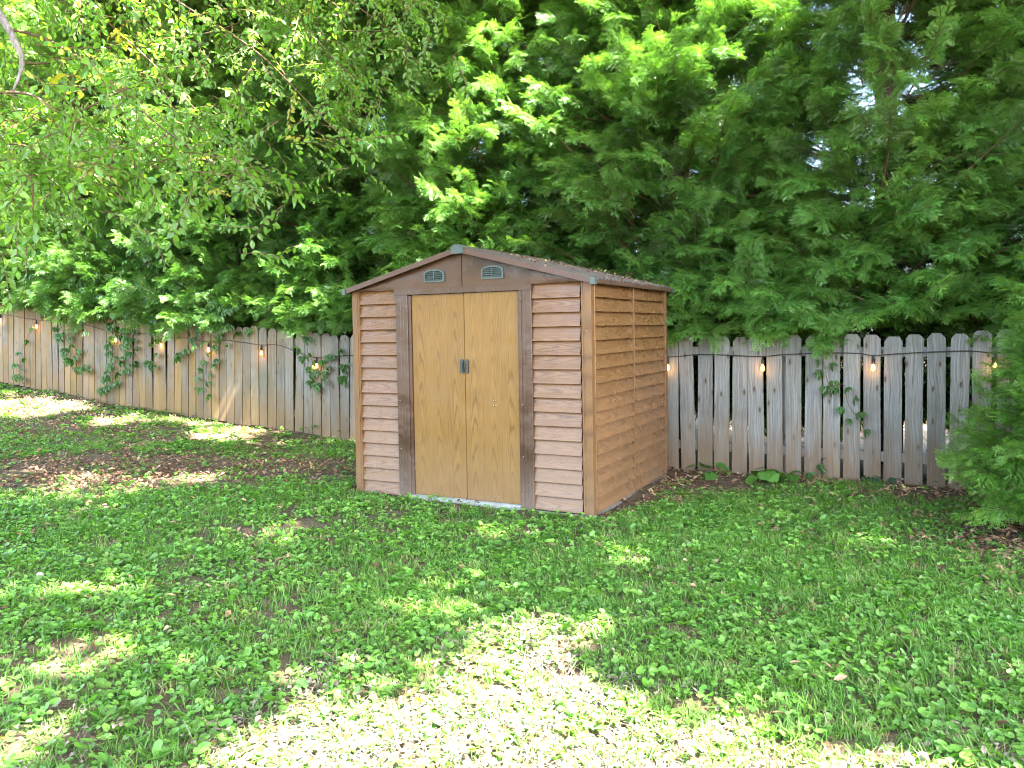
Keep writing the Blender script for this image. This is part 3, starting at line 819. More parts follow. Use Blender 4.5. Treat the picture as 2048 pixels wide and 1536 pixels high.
# ------------------------------------------------------------------ the fence
fa = math.atan2(-EL.y, -EL.x)                              # board direction (to the right)
f0 = fpt(0)
fence = empty('picket_fence', (f0.x, f0.y, 0), (0, 0, fa))
tag(fence, 'weathered grey dog-eared picket fence running behind the shed below the hedge', 'fence')
FH = 1.335
def picket_mesh(w, h, seed):
    r = random.Random(seed); m = MB(); c = .030+r.uniform(-.004, .008); c2 = .030+r.uniform(-.004, .008); t = .017
    rows = [(0, w), (.3, w), (.6, w), (.9, w), (h-c-.01, w)]
    pr = []
    bow = r.uniform(-.003, .003)
    L = [(-w/2+r.uniform(-.0015, .0015)+bow*math.sin(z*2.3), z) for z, _ in rows]
    Rr = [(w/2+r.uniform(-.0015, .0015)+bow*math.sin(z*2.3), z) for z, _ in rows]
    prof = L + [(-w/2+c*.95, h), (w/2-c2*.95, h-r.uniform(0, .003))] + Rr[::-1]
    cup = r.uniform(-.004, .004)
    m.prism(prof, lambda u, v, e: (u, (0 if e == 0 else -t) + cup*math.sin(v*1.9), v))
    return m.mesh('picket', bevel=.0018)
PM = [picket_mesh(w, FH+dh, 900+i) for i, (w, dh) in enumerate([(.142, 0), (.140, .006), (.143, -.006), (.138, .003), (.141, -.003), (.143, .008), (.139, 0), (.144, -.008)])]
fs0, fs1 = -6.2, 17.5; npk = 0
s = fs0
while s < fs1:
    p = fpt(s)
    z = float(zf(s))
    gap = .025 if s < 2.5 else .012
    o = link('picket', PM[rnd.randrange(len(PM))], M['picket'], fence, (-s, rnd.uniform(-.002, .002), z-.012+rnd.uniform(-.012, .012)+.015*math.sin(s*1.3)), (R(rnd.gauss(0, .4)), R(rnd.gauss(0, .6)), R(rnd.gauss(0, .8))))
    s += .1415+gap+rnd.uniform(-.006, .007); npk += 1
for hh in (.19, 1.12):
    a = fs0-.1
    while a < fs1:
        b = min(a+2.4, fs1+.1); za, zb = float(zf(a))+hh, float(zf(b))+hh
        m = MB(); m.add([(-a, .003, za), (-b, .003, zb), (-b, .041, zb), (-a, .041, za), (-a, .003, za+.085), (-b, .003, zb+.085), (-b, .041, zb+.085), (-a, .041, za+.085)],
                        [(0,3,2,1),(4,5,6,7),(0,1,5,4),(1,2,6,5),(2,3,7,6),(3,0,4,7)])
        m.build('rail', M['picket'], fence); a += 2.4
a = fs0+.3
while a < fs1:
    m = MB(); z = float(zf(a)); m.box((-.045, .043, z-.05), (.045, .133, z+1.28)); m.build('fence_post', M['picket'], fence, loc=(-a, 0, 0)); a += 2.4

# ------------------------------------------------------------------ string lights along the fence
cab = [(-260,590),(-120,612),(0,627),(78,640),(120,642),(180,651),(236,666),(300,668),(327,676),(370,676),(421,684),(450,680),(485,684),(527,690),(560,690),(600,705),(637,715),(700,711),(760,712),(1000,722),(1200,716),(1338,714),(1400,709),(1470,711),(1527,713),(1570,709),(1660,706),(1720,707),(1747,711),(1790,708),(1860,704),(1940,702),(1990,706),(2060,702),(2200,704)]
pts = [on_fence(x, y, .034) for x, y in cab]
sl_root = empty('string_lights', (pts[0].x, pts[0].y, pts[0].z))
tag(sl_root, 'black cable string of glowing amber bulbs draped along the fence', 'string lights')
o0 = Vector(sl_root.location)
def catmull(P, k=5):
    out = []
    for i in range(len(P)-1):
        a, b, c, d = P[max(i-1, 0)], P[i], P[i+1], P[min(i+2, len(P)-1)]
        for j in range(k):
            t = j/k; out.append(.5*((2*b)+(c-a)*t+(2*a-5*b+4*c-d)*t*t+(3*b-a-3*c+d)*t**3))
    out.append(P[-1]); return out
m = MB(); m.tube([p-o0 for p in catmull(pts)], .0045, 6); m.build('cable', M['cable'], sl_root, smooth=True)
sm = MB(); sm.tube([(0, 0, 0), (0, 0, -.010), (0, 0, -.03), (0, 0, -.034), (0, 0, -.075)], [.005, .008, .010, .014, .014], 10); sock_me = sm.mesh('socket', True)
bm_ = MB(); bm_.tube([(0, 0, -.075), (0, 0, -.085), (0, 0, -.10), (0, 0, -.12), (0, 0, -.138), (0, 0, -.150), (0, 0, -.154)], [.011, .014, .021, .0265, .024, .013, .004], 12); bulb_me = bm_.mesh('bulb', True)
fm = MB(); fm.tube([(0, 0, -.085), (.004, 0, -.10), (-.004, 0, -.118), (.002, 0, -.135)], [.004, .007, .008, .003], 6); fil_me = fm.mesh('filament', True)
for px, py in [(-118,612),(6,628),(78,640),(236,666),(327,676),(421,684),(527,690),(637,715),(1000,722),(1338,714),(1527,713),(1747,711),(1990,706)]:
    p = on_fence(px, py, .036)-o0
    so_ = link('socket', sock_me, M['cable'], sl_root, p, (0, R(rnd.uniform(-4, 4)), 0))
    b_ = link('bulb', bulb_me, M['bulb'], sl_root, p+Vector((0, 0, -.012)), scale=(.85,)*3); link('filament', fil_me, M['fil'], b_)
    ld = bpy.data.lights.new('bulb_light', 'POINT'); ld.energy = .06; ld.color = (1.0, .48, .13); ld.shadow_soft_size = .02
    lo = bpy.data.objects.new('bulb_light', ld); COL.objects.link(lo); lo.parent = sl_root; lo.location = p+Vector((NN.x*.035, NN.y*.035, -.12))

# ------------------------------------------------------------------ hedge of tall cedars behind the fence
def nz(x, y, z): return noise.noise(Vector((x, y, z)))
def cedar(t, back, Ht, Rm, nout, nin, seed, label=None, group='tall conifers of the hedge behind the fence', over=None, thin=None, name='cedar_tree'):
    c = fpt(t, -back); z0 = tz(c.x, c.y)
    root = empty(name, (c.x, c.y, z0)); tag(root, label, 'tree', group)
    r = random.Random(seed)
    m = MB(); lean = (r.uniform(-.15, .15), r.uniform(-.15, .15))
    m.tube([(lean[0]*k/8+.03*math.sin(k), lean[1]*k/8, -.1+Ht*.92*k/8) for k in range(9)], [.16*(1-.9*k/8)+.012 for k in range(9)], 9)
    nb = 26
    for k in range(nb):                                   # woody limbs
        z = Ht*(.1+.8*k/nb); a = r.uniform(0, 6.3); L = Rm*r.uniform(.45, .8)*(1-.6*z/Ht)
        bx, by = lean[0]*z/Ht, lean[1]*z/Ht
        m.tube([(bx, by, z), (bx+math.cos(a)*L*.5, by+math.sin(a)*L*.5, z+L*.12), (bx+math.cos(a)*L, by+math.sin(a)*L, z+L*.3)], [.028, .018, .008], 5, caps=False)
    m.build('trunk', M['bark'], root, smooth=True)
    P = []; ROT = []; S = []; T = []
    k = 0; tries = 0
    def prof(z):
        u = z/Ht
        return Rm*(1-.10*max(0, .2-u)*5)*min(1, ((1-u)*1.65)**.75)
    tot = nout+nin
    while k < tot and tries < tot*5:
        tries += 1
        outer = k < nout
        z = Ht*(1-(1-r.random())**.8)*1.0
        z = max(z, .5)
        a = r.uniform(0, 2*math.pi)
        lump = .90+.28*nz(math.cos(a)*1.3+seed, math.sin(a)*1.3, z*.75)+.22*nz(math.cos(a)*3+seed, math.sin(a)*3, z*2.2)
        Rz = prof(z)*lump
        L = r.uniform(.55, 1.05)
        tipr = Rz*(r.uniform(.80, 1.05) if outer else r.uniform(.40, .8))
        el = R(r.gauss(14, 13))
        if tipr < L*.6: L = max(.4, tipr*1.2)
        base = tipr - L*math.cos(el)
        yaw = a + r.gauss(0, .28)
        bx = c.x+math.cos(a)*base; by = c.y+math.sin(a)*base; bz = z0+z
        tx = bx+math.cos(yaw)*L; ty = by+math.sin(yaw)*L; tzz = bz+L*math.sin(el)-.08*L
        s_, n_ = sn(tx, ty)
        low = min(tzz, bz)
        topf = float(zf(s_))+FH
        if n_ > -.28 and low < topf+(.06 if s_ < 5 else -.02): continue           # nothing grows through the pickets
        if n_ > -.05 and r.random() < .25 and low < topf+.5 and s_ < .9: continue
        lp = SMI @ Vector((tx, ty, tzz))
        if -.3 < lp.x < W+.3 and lp.y < D+.35 and lp.z < 2.45: continue
        if thin and thin(Vector((tx, ty, tzz)), r): continue
        P.append((bx-c.x, by-c.y, bz-z0)); ROT.append((R(r.gauss(0, 22)), -el, yaw)); S.append(L)
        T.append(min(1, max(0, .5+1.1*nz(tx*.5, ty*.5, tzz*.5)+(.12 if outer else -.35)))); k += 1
    for (sa, sb, cnt, reach, hz) in (over or ()):            # low boughs reaching out over the top of the fence
        for q in range(cnt):
            s_ = r.uniform(sa, sb); L = r.uniform(.5, .95); n0 = r.uniform(-.75, -.15)
            b = fpt(s_, n0); el = R(r.uniform(-14, 22)); yaw = math.atan2(NN.y, NN.x)+r.gauss(0, .7)
            z = float(zf(s_))+FH+.10+hz*r.random()**1.6
            if n0+L > reach: L = max(.4, reach-n0)
            if z+L*math.sin(el) < float(zf(s_))+FH-.10: el = R(2)
            P.append((b.x-c.x, b.y-c.y, z-z0)); ROT.append((R(r.gauss(0, 18)), -el, yaw)); S.append(L); T.append(r.uniform(.45, 1))
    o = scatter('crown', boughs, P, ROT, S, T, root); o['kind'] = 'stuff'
    return root
def thin_gap(p, r):                                      # the opening where sky shows beside the bare trunk
    d = ((p.x-3.55)/.62)**2 + ((p.z-4.2)/1.0)**2
    return d < 1 and r.random() < .74
cedars = [(-4.1, 1.3, 9.2, 1.95, 'conifer of the hedge rising past the right edge of the photo above the bushy shrub'),
          (-1.88, 1.3, 9.0, 1.8, 'conifer with bare upper trunk showing and sky gaps, above the right end of the fence'),
          (.36, 1.25, 9.4, 1.9, 'broad light green conifer between the shed roof and the bare trunk'),
          (2.67, 1.3, 9.2, 1.8, 'dark conifer standing directly behind the shed roof ridge'),
          (4.99, 1.25, 9.4, 1.9, 'conifer rising just left of the shed above the dimmer fence pickets'),
          (7.33, 1.2, 9.6, 2.05, 'conifer with dark trunk gap, entangled with creeper, third from the shed leftward'),
          (9.64, 1.15, 9.6, 2.15, 'sunlit conifer overhanging the left fence above the hanging creepers'),
          (12.0, 1.15, 9.6, 2.2, 'brightly sunlit conifer at the left edge behind the fence'),
          (14.4, 1.2, 9.4, 2.2, 'furthest left conifer of the hedge at the photo edge')]
OVER = {0: [(-6, -3, 60, .3, .9)], 1: [(-1.75, -.75, 34, .42, .30), (-3, -.8, 40, .25, .9)], 2: [(-.75, .6, 46, .30, .30), (-.8, .7, 40, .25, .9)], 3: [(2.2, 3.6, 40, .2, .9)],
        4: [(3.6, 4.7, 50, .3, .55), (4.7, 6.2, 60, .15, .7)], 5: [(6.0, 8.6, 150, .55, .6)], 6: [(8.4, 11.0, 170, .6, .7)], 7: [(10.8, 13.4, 170, .6, .8)], 8: [(13.2, 16, 150, .6, .8)]}
for i, (s_, b_, h_, r_, lab) in enumerate(cedars):
    cedar(s_, b_, h_, r_, 1400, 420, 40+i, lab, over=OVER.get(i), thin=thin_gap if i in (0, 1, 2) else None)
for i, s_ in enumerate((1.5, 4.4, 7.4, 10.4, 13.6, 17.0)):
    cedar(s_, 4.0+.3*(i % 2), 9.8, 2.0, 620, 160, 80+i, 'dark conifer of the second row seen only through gaps in the hedge', 'second row of conifers behind the hedge')

# ------------------------------------------------------------------ bushy conifer shrub at the right edge, in front of the fence
def shrub():
    c = Vector((4.10, 5.38)); z0 = tz(c.x, c.y); root = empty('conifer_shrub', (c.x, c.y, z0))
    tag(root, 'bushy bright green conifer shrub in front of the fence at the right edge', 'shrub')
    m = MB(); m.tube([(0, 0, -.1), (.02, 0, .6), (0, .03, 1.2), (.02, 0, 1.95)], [.07, .055, .035, .012], 8); m.build('trunk', M['bark'], root, smooth=True)
    r = random.Random(5); P = []; ROT = []; S = []; T = []
    for k in range(680):
        z = .06+1.95*r.random()**1.3; a = r.uniform(0, 6.283); u = z/2.25
        Rz = 1.10*(1-u)**.62*(.88+.3*nz(math.cos(a)*1.6, math.sin(a)*1.6, z*1.4))*(.85 if z < .2 else 1)
        L = r.uniform(.38, .68); outer = r.random() < .7
        tipr = Rz*(r.uniform(.85, 1.05) if outer else r.uniform(.4, .8)); el = R(r.gauss(16, 14)); L = min(L, max(.3, tipr*1.2))
        base = tipr-L*math.cos(el)
        tx, ty = c.x+math.cos(a)*tipr, c.y+math.sin(a)*tipr
        if sn(tx, ty)[1] < .12: continue
        P.append((math.cos(a)*base, math.sin(a)*base, z)); ROT.append((R(r.gauss(0, 20)), -el, a+r.gauss(0, .25))); S.append(L)
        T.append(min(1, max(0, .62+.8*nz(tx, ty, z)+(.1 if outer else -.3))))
    o = scatter('crown', boughs_b, P, ROT, S, T, root); o['kind'] = 'stuff'
shrub()

# ------------------------------------------------------------------ broadleaf tree hanging in from the upper left, and the shade trees over the lawn
def leafy_tree():
    c = Vector((-5.1, 5.4)); z0 = tz(c.x, c.y); root = empty('broadleaf_tree', (c.x, c.y, z0))
    tag(root, 'broad-leaved tree reaching in from the upper left corner with a bare pale limb', 'tree')
    m = MB(); m.tube([(0, 0, -.1), (.1, .03, 1.2), (.35, .1, 2.3), (.75, .25, 3.1), (1.45, .45, 4.2), (1.8, .6, 5.6), (1.9, .8, 7.0)], [.19, .16, .14, .125, .11, .08, .04], 12)
    m.build('trunk', M['bark'], root, smooth=True)
    o_ = Vector((c.x, c.y, z0))
    P = []; ROT = []; S = []; T = []; PC = []
    def limb(pts, r0, mat='bark', name='limb', k=8):
        pts = [Vector(p)-o_ for p in pts]; pts = catmull(pts, 5); n = len(pts)
        m = MB(); m.tube(pts, [r0*(1-.8*i/(n-1)) for i in range(n)], k); m.build(name, M[mat], root, smooth=True)
        return [p+o_ for p in pts]
    # the bare pale limb
    limb([at(-40, -30, 3.9), at(12, 42, 3.85), at(38, 90, 3.8), at(50, 120, 3.8), at(46, 150, 3.8), at(32, 184, 3.75)], .023, 'greybark', 'bare_limb')
    r = random.Random(9)
    limbs = [([at(-60,60,5.3), at(60,70,5.2), at(180,130,5.1), at(330,260,5.0), at(430,330,4.9), at(520,430,4.9)], .018),
             ([at(-60,190,5.2), at(60,190,5.0), at(140,230,4.8), at(260,180,4.7), at(340,170,4.7)], .018),
             ([at(100,-60,5.6), at(200,30,5.5), at(330,150,5.5), at(430,260,5.4), at(560,380,5.4)], .014),
             ([at(250,-60,5.9), at(380,20,5.9), at(520,110,5.9), at(640,230,5.8), at(700,290,5.8)], .012),
             ([at(480,-60,6.2), at(580,30,6.2), at(660,110,6.2), at(740,210,6.2)], .010),
             ([at(620,-60,6.2), at(720,20,6.2), at(800,80,6.3), at(850,150,6.3)], .009),
             ([at(-60,300,4.6), at(40,290,4.6), at(110,320,4.5), at(190,330,4.4), at(250,380,4.4)], .012),
             ([at(-80,380,5.0), at(0,350,5.0), at(50,400,5.0), at(45,480,5.0)], .010),
             ([at(-60,120,6.0), at(100,130,6.0), at(260,90,6.1), at(420,70,6.2), at(560,20,6.2)], .014),
             ([at(-60,230,5.4), at(120,260,5.3), at(260,290,5.2), at(400,300,5.2), at(470,350,5.2)], .012)]
    for pts, r0 in limbs:
        L = limb(pts, r0*.62, 'twig', 'branch', 6)
        for i in range(2, len(L)):
            for q in range(3):
                p = L[i]+Vector((r.gauss(0, .16), r.gauss(0, .25), r.gauss(0, .13)))
                P.append(p-o_); ROT.append((R(r.gauss(0, 30)), R(r.gauss(18, 28)), r.uniform(0, 6.28))); S.append(r.uniform(.75, 1.2)); T.append(r.uniform(.3, 1)); 
    for k in range(1650):                                  # looser leaves between the branches, thinning to the lower right
        px = -60+900*r.random()**1.25; lim = 430-.42*px+70*math.sin(px*.02)
        py = -120+(lim+120)*r.random()**.9
        d = 4.3+.0022*max(px, 0)+r.uniform(0, 1.6)
        p = at(px, py, d)
        if nz(p.x*1.3, p.y*.8, p.z*1.5) < -.06: continue
        P.append(p-o_); ROT.append((R(r.gauss(0, 30)), R(r.gauss(15, 25)), r.uniform(0, 6.28))); S.append(r.uniform(.6, 1.1)); T.append(r.uniform(.2, 1))
    Pn = np.array([tuple(p+o_) for p in P]); keep = ~lit(Pn, .02) | (np.random.default_rng(2).random(len(Pn)) < .5)
    P = [p for p, k_ in zip(P, keep) if k_]; ROT = [p for p, k_ in zip(ROT, keep) if k_]; S = [p for p, k_ in zip(S, keep) if k_]; T = [p for p, k_ in zip(T, keep) if k_]
    o = scatter('leaves', twigs, P, ROT, S, T, root); o['kind'] = 'stuff'
    return root, o_
lt, lto = leafy_tree()

def canopy(root, o_, x0, x1, y0, y1, za, zb, n, seed):
    """leaf clumps of a high crown above and behind the camera; x, y is the ground it shades"""
    g = np.random.default_rng(seed); n = int(n*1.9)
    z = g.uniform(za, zb, n)
    gx = g.uniform(x0, x1, n); gy = g.uniform(y0, y1, n)
    if x0 < 1.3 < x1: gx[:700] = g.uniform(-2.6, 2.0, 700); gy[:700] = g.uniform(6.0, 9.4, 700)
    P = np.stack([gx+SUN.x/SUN.z*z, gy+SUN.y/SUN.z*z, z], 1)
    y = P[:, 1]; X = P[:, 0]
    vis = (y > -.3) & (P[:, 2] < CAMZ+.445*y+.55) & (np.abs(X) < .70*y+.8)
    P = P[~vis]
    P = P[~lit(P, .07)]
    P = P[~(hedge_lit(P) & (g.random(len(P)) < .92))]
    k = len(P); q = np.array([[o_.x, o_.y, o_.z]])
    o = scatter('crown', clumps, P-q, g.uniform(0, 6.28, (k, 3))*np.array([[.12, .12, 1]]), g.uniform(.75, 1.3, k), g.random(k), root); o['kind'] = 'stuff'
    return P
canopy(lt, lto, -13, -2.5, 4.5, 15.5, 7.0, 8.6, 3200, 3)
def shade_tree(x, y, rect, n, seed, label, H_=7.5):
    z0 = tz(x, y); o_ = Vector((x, y, z0)); root = empty('shade_tree', o_); tag(root, label, 'tree')
    m = MB(); m.tube([(0, 0, -.1), (.05, .1, 2.5), (0, .2, 5), (.1, .3, H_)], [.27, .23, .19, .12], 12); m.build('trunk', M['bark'], root, smooth=True)
    P = canopy(root, o_, *rect, n, seed)
    done = 0
    for k in range(60):
        e = Vector(P[int(k*len(P)/60)])-o_; s0 = Vector((.05, .25, 5.2+.25*k)); mid = s0.lerp(e, .5)+Vector((0, 0, .3))
        C = catmull([s0, mid, e], 5)
        if done == 9 or lit(np.array([tuple(c_+o_) for c_ in C]), .1).any(): continue
        done += 1
        m = MB(); m.tube(C, [.09-.08*i/10 for i in range(11)], 7); m.build('limb', M['bark'], root, smooth=True)
shade_tree(7.6, -1.6, (1.2, 8.0, -1.0, 11.0, 8.0, 10.0), 1800, 4, 'tall shade tree to the right of the camera whose shadow covers the right lawn')
shade_tree(1.6, -3.2, (-6.0, 1.8, -1.5, 9.5, 8.0, 9.8), 1900, 5, 'tall shade tree behind the camera whose shadow covers the middle of the lawn')

# ------------------------------------------------------------------ creepers on the fence
def creeper_leaf_mesh(seed, n5=5, L=.075):
    r = random.Random(seed); V = []; Fc = []; T = []
    for k in range(n5):
        a = R(-70+140*k/(n5-1)) if n5 > 1 else 0
        Lk = L*(1-.28*abs(math.sin(a)))*r.uniform(.9, 1.1)
        m = Matrix.Rotation(a, 4, 'Z') @ Matrix.Rotation(R(r.uniform(8, 32)), 4, 'Y')
        v, f = leaf_geo(Lk, Lk*.26, .3, .25)
        b = len(V); V += [m @ (q+Vector((.004, 0, 0))) for q in v]; Fc += [tuple(b+q for q in x) for x in f]; T += [r.uniform(.3, .9)]*len(v)
    b = len(V); V += [Vector((0, 0, 0)), Vector((-.05, .001, .012)), Vector((-.05, -.001, .012))]; Fc.append((b, b+1, b+2)); T += [.2]*3
    me = mesh_tip('leaf', V, Fc, T); me.materials.append(M['vine']); return me
VL = [creeper_leaf_mesh(700+i, 5) for i in range(4)] + [creeper_leaf_mesh(710, 3), creeper_leaf_mesh(711, 3)]
def creeper(pxs, n, label, spread=16, seed=0, group='creepers hanging on the fence', sz=1.0, nd=.07):
    r = random.Random(seed+1000)
    pts = [on_fence(x, y, nd+r.uniform(-.02, .03)) for x, y in pxs]
    root = empty('creeper', pts[-1] if False else pts[0]); tag(root, label, 'creeper', group)
    o_ = Vector(root.location); C = catmull(pts, 6)
    m = MB(); m.tube([p-o_ for p in C], .0032, 4, caps=False); m.build('stem', M['twig'], root)
    for k in range(n):
        i = int((k+.5)/n*(len(C)-1)); p = C[i]; q = C[min(i+1, len(C)-1)]
        side = 1 if k % 2 else -1
        off = (EL*side*spread/F*p.y*r.uniform(.2, 1.0))
        pp = Vector((p.x+off.x+NN.x*.02, p.y+off.y+NN.y*.02, p.z-r.uniform(0, .05)))
        # leaf blade faces the lawn and droops
        dirh = math.atan2(NN.y, NN.x)
        yaw = dirh + side*r.uniform(.2, 1.1)
        link('leaf', VL[r.randrange(len(VL))], None, root, pp-o_, (R(r.gauss(0, 18)), R(r.uniform(25, 75)), yaw), (sz*r.uniform(.75, 1.25),)*3)
    return root
creeper([(1640,690),(1650,730),(1662,770),(1690,770),(1700,812),(1735,852)], 15, 'single creeper strand trailing down the grey pickets right of the shed', 20, 1, sz=1.05)
creeper([(1628,965),(1640,935),(1655,915)], 4, 'little creeper shoot climbing the bottom of the grey pickets', 12, 2)
creeper([(120,600),(130,650),(150,690),(165,725),(180,738)], 22, 'dense creeper hanging over the left fence right of the second bulb from the left edge', 26, 3, sz=1.6)
creeper([(95,615),(60,690),(50,730),(52,752)], 9, 'thin isolated creeper shoot on the shaded pickets near the left edge', 14, 4, sz=1.45)
creeper([(225,600),(240,650),(245,700),(238,740),(232,775)], 34, 'long creeper hanging almost to the ground beside the third bulb from the left edge', 26, 5, sz=1.6)
creeper([(262,600),(270,650),(275,700),(268,740)], 16, 'narrow creeper strand hanging right beside the longest one on the left fence', 16, 6, sz=1.45)
creeper([(340,640),(322,680),(318,720),(312,730)], 9, 'short creeper strand hanging below the fourth bulb from the left edge', 14, 7, sz=1.4)
creeper([(420,640),(395,680),(375,700),(362,708)], 11, 'creeper strand drooping diagonally between two bulbs on the left fence', 14, 8, sz=1.45)
creeper([(470,660),(440,690),(425,720),(418,750),(424,785)], 15, 'creeper strand hanging below the fifth bulb from the left edge', 20, 9, sz=1.35)
creeper([(640,660),(625,700),(640,735),(655,765)], 12, 'bushy creeper strand on the fence a short way left of the shed', 22, 10, sz=1.4)
creeper([(680,690),(665,715),(650,742),(634,772)], 9, 'creeper strand closest to the left wall of the shed', 14, 11, sz=1.4)
creeper([(705,720),(695,740),(690,770)], 5, 'tiny creeper sprig peeping out behind the left corner of the shed', 8, 12, sz=1.35)
# creeper growing up into the hedge at the left
def hedge_creeper(px0, py0, px1, py1, n, label, seed):
    r = random.Random(seed); P = []; ROT = []; S = []; T = []
    o_ = on_fence(px0, py1, .2); root = empty('creeper', o_); tag(root, label, 'creeper', 'creepers climbing the hedge')
    C = [on_fence(px0, py0, .15), on_fence((px0+px1)/2, (py0+py1)/2, .25), on_fence(px1, py1, .12)]
    m = MB(); m.tube([p-o_ for p in catmull(C, 6)], .005, 4, caps=False); m.build('stem', M['twig'], root)
    for k in range(n):
        t = r.random(); q = at(0, 0, 1); px = px0+(px1-px0)*t+r.gauss(0, 34); py = py0+(py1-py0)*t+r.gauss(0, 20)
        p = on_fence(px, py, r.uniform(-.05, .42)); P.append(p-o_); ROT.append((R(r.gauss(0, 22)), R(r.uniform(15, 60)), math.atan2(NN.y, NN.x)+r.gauss(0, .8))); S.append(r.uniform(.9, 1.5)); T.append(r.uniform(.3, .9))
    o = scatter('leaves', vines, P, ROT, S, T, root); o['kind'] = 'stuff'
vines = src_collection('creeper_leaf', [creeper_leaf_mesh(720+i).copy() for i in range(4)], [])
hedge_creeper(400, 330, 300, 560, 170, 'creeper climbing the sunlit hedge high above the left fence', 21)
hedge_creeper(120, 520, 250, 630, 170, 'creeper mass spilling over the top of the left fence near the first bulbs', 22)
hedge_creeper(380, 560, 470, 660, 110, 'creeper draped over the fence top around the middle left bulbs', 23)

# ------------------------------------------------------------------ young plants at the foot of the fence
def plant_leaf(seed, L, w):
    r = random.Random(seed); out = []
    for k in range(13):
        a = -math.pi+2*math.pi*k/13; rr = 1+.06*math.sin(5*a)-.28*math.exp(-((abs(a)-math.pi)/.35)**2)
        out.append((L*.5*(1+math.cos(a)*rr), w*math.sin(a)*rr))
    V = [Vector((L*.45, 0, 0))]+[Vector((x, y, .22*abs(y)-.25*(x/L)**2*L)) for x, y in out]; n = 13
    me = mesh_tip('leaf', V, [(0, 1+i, 1+(i+1) % n) for i in range(n)], [.5]*14); return me
PLM = [plant_leaf(i, .11, .045) for i in range(2)]; PLW = [plant_leaf(i+9, .10, .055) for i in range(2)]; PLD = [plant_leaf(i+19, .10, .042) for i in range(2)]
for mm in PLM+PLW: mm.materials.append(M['plant'])
for mm in PLD: mm.materials.append(M['dark_plant'])
def plant(px, py, n, meshes, h, label, seed, sc=1.0, group='young plants at the foot of the right fence'):
    g = on_ground(px, py); z = tz(g.x, g.y); root = empty('young_plant', (g.x, g.y, z)); tag(root, label, 'plant', group)
    r = random.Random(seed)
    for k in range(n):
        a = 2*math.pi*k/n+r.uniform(-.4, .4); hh = h*r.uniform(.5, 1); rr = h*r.uniform(.25, .75)
        tip = Vector((math.cos(a)*rr, math.sin(a)*rr, hh)); m = MB(); m.tube([(0, 0, -.01), tip*.5+Vector((0, 0, .03)), tip], .0025, 4); m.build('stalk', M['plant'], root)
        link('leaf', meshes[r.randrange(len(meshes))], None, root, tip, (R(r.gauss(0, 15)), R(r.uniform(-15, 40)), a), (sc*r.uniform(.8, 1.2),)*3)
plant(1412, 955, 4, PLM, .13, 'leggy young plant with long pale green leaves by the mulch beside the shed', 1, 1.35)
plant(1530, 965, 9, PLW, .12, 'low clump of rounded bright green leaves at the foot of the fence', 2, 1.15)
plant(1570, 968, 5, PLW, .11, 'rounded bright leaves just right of the larger clump at the fence foot', 3, 1.1)
plant(1890, 930, 8, PLD, .30, 'dark green ivy-like plant where the shrub meets the fence', 4, 1.0)
plant(1885, 968, 6, PLD, .10, 'low dark green leaves under the left side of the conifer shrub', 5, 1.0)
plant(1745, 968, 5, PLD, .07, 'tiny dark seedling at the fence foot below the second right bulb', 6, .7)
plant(1790, 968, 5, PLD, .08, 'tiny dark seedling at the fence foot midway to the shrub', 7, .7)
plant(622, 868, 5, PLM, .16, 'small green seedling at the fence foot left of the shed', 8, .7, 'seedlings below the left fence')
plant(690, 878, 5, PLM, .12, 'small green seedling beside the left wall of the shed', 9, .7, 'seedlings below the left fence')

# a pale stone in the grass
def stone(px, py, s_, label):
    g = on_ground(px, py); m = bpy.data.meshes.new('stone'); bm = bmesh.new(); bmesh.ops.create_icosphere(bm, subdivisions=3, radius=s_)
    for v in bm.verts: v.co *= 1+.18*noise.noise(v.co*40); v.co.z *= .7
    bm.to_mesh(m); bm.free(); m.shade_smooth()
    o = link('stone', m, M['stone'], loc=(g.x, g.y, tz(g.x, g.y)+s_*.45+.012)); tag(o, label, 'stone')
stone(75, 1163, .022, 'small pale round stone lying in the clover at the left')

# ------------------------------------------------------------------ ground cover
def sample(n, seed, y0=1.6, y1=15.0, pw=1.0):
    g = np.random.default_rng(seed)
    y = y0+(y1-y0)*g.random(n)**pw
    x = (g.random(n)*2-1)*(.70*y+.9)
    s_ = (x-P0.x)*EL.x+(y-P0.y)*EL.y; n_ = (x-P0.x)*NN.x+(y-P0.y)*NN.y
    k = (n_ > .03) & (s_ < 17)
    # shed footprint
    co = np.stack([x-SO.x, y-SO.y], 1); a = R(-27.6); lx = co[:, 0]*math.cos(a)+co[:, 1]*math.sin(a); ly = -co[:, 0]*math.sin(a)+co[:, 1]*math.cos(a)
    k &= ~((lx > -.035) & (lx < W+.045) & (ly > -.10) & (ly < D+.03))
    # level of the density field below
    return x[k], y[k], s_[k], n_[k], lx[k], ly[k]
def fbm(x, y, sc, seed):
    return np.array([noise.noise(Vector((a*sc, b*sc, seed)))+.5*noise.noise(Vector((a*sc*2.3, b*sc*2.3, seed+5))) for a, b in zip(x, y)])
BR = [on_ground(*p) for p in ((110, 965), (20, 1010), (300, 940), (130, 900), (380, 925))]
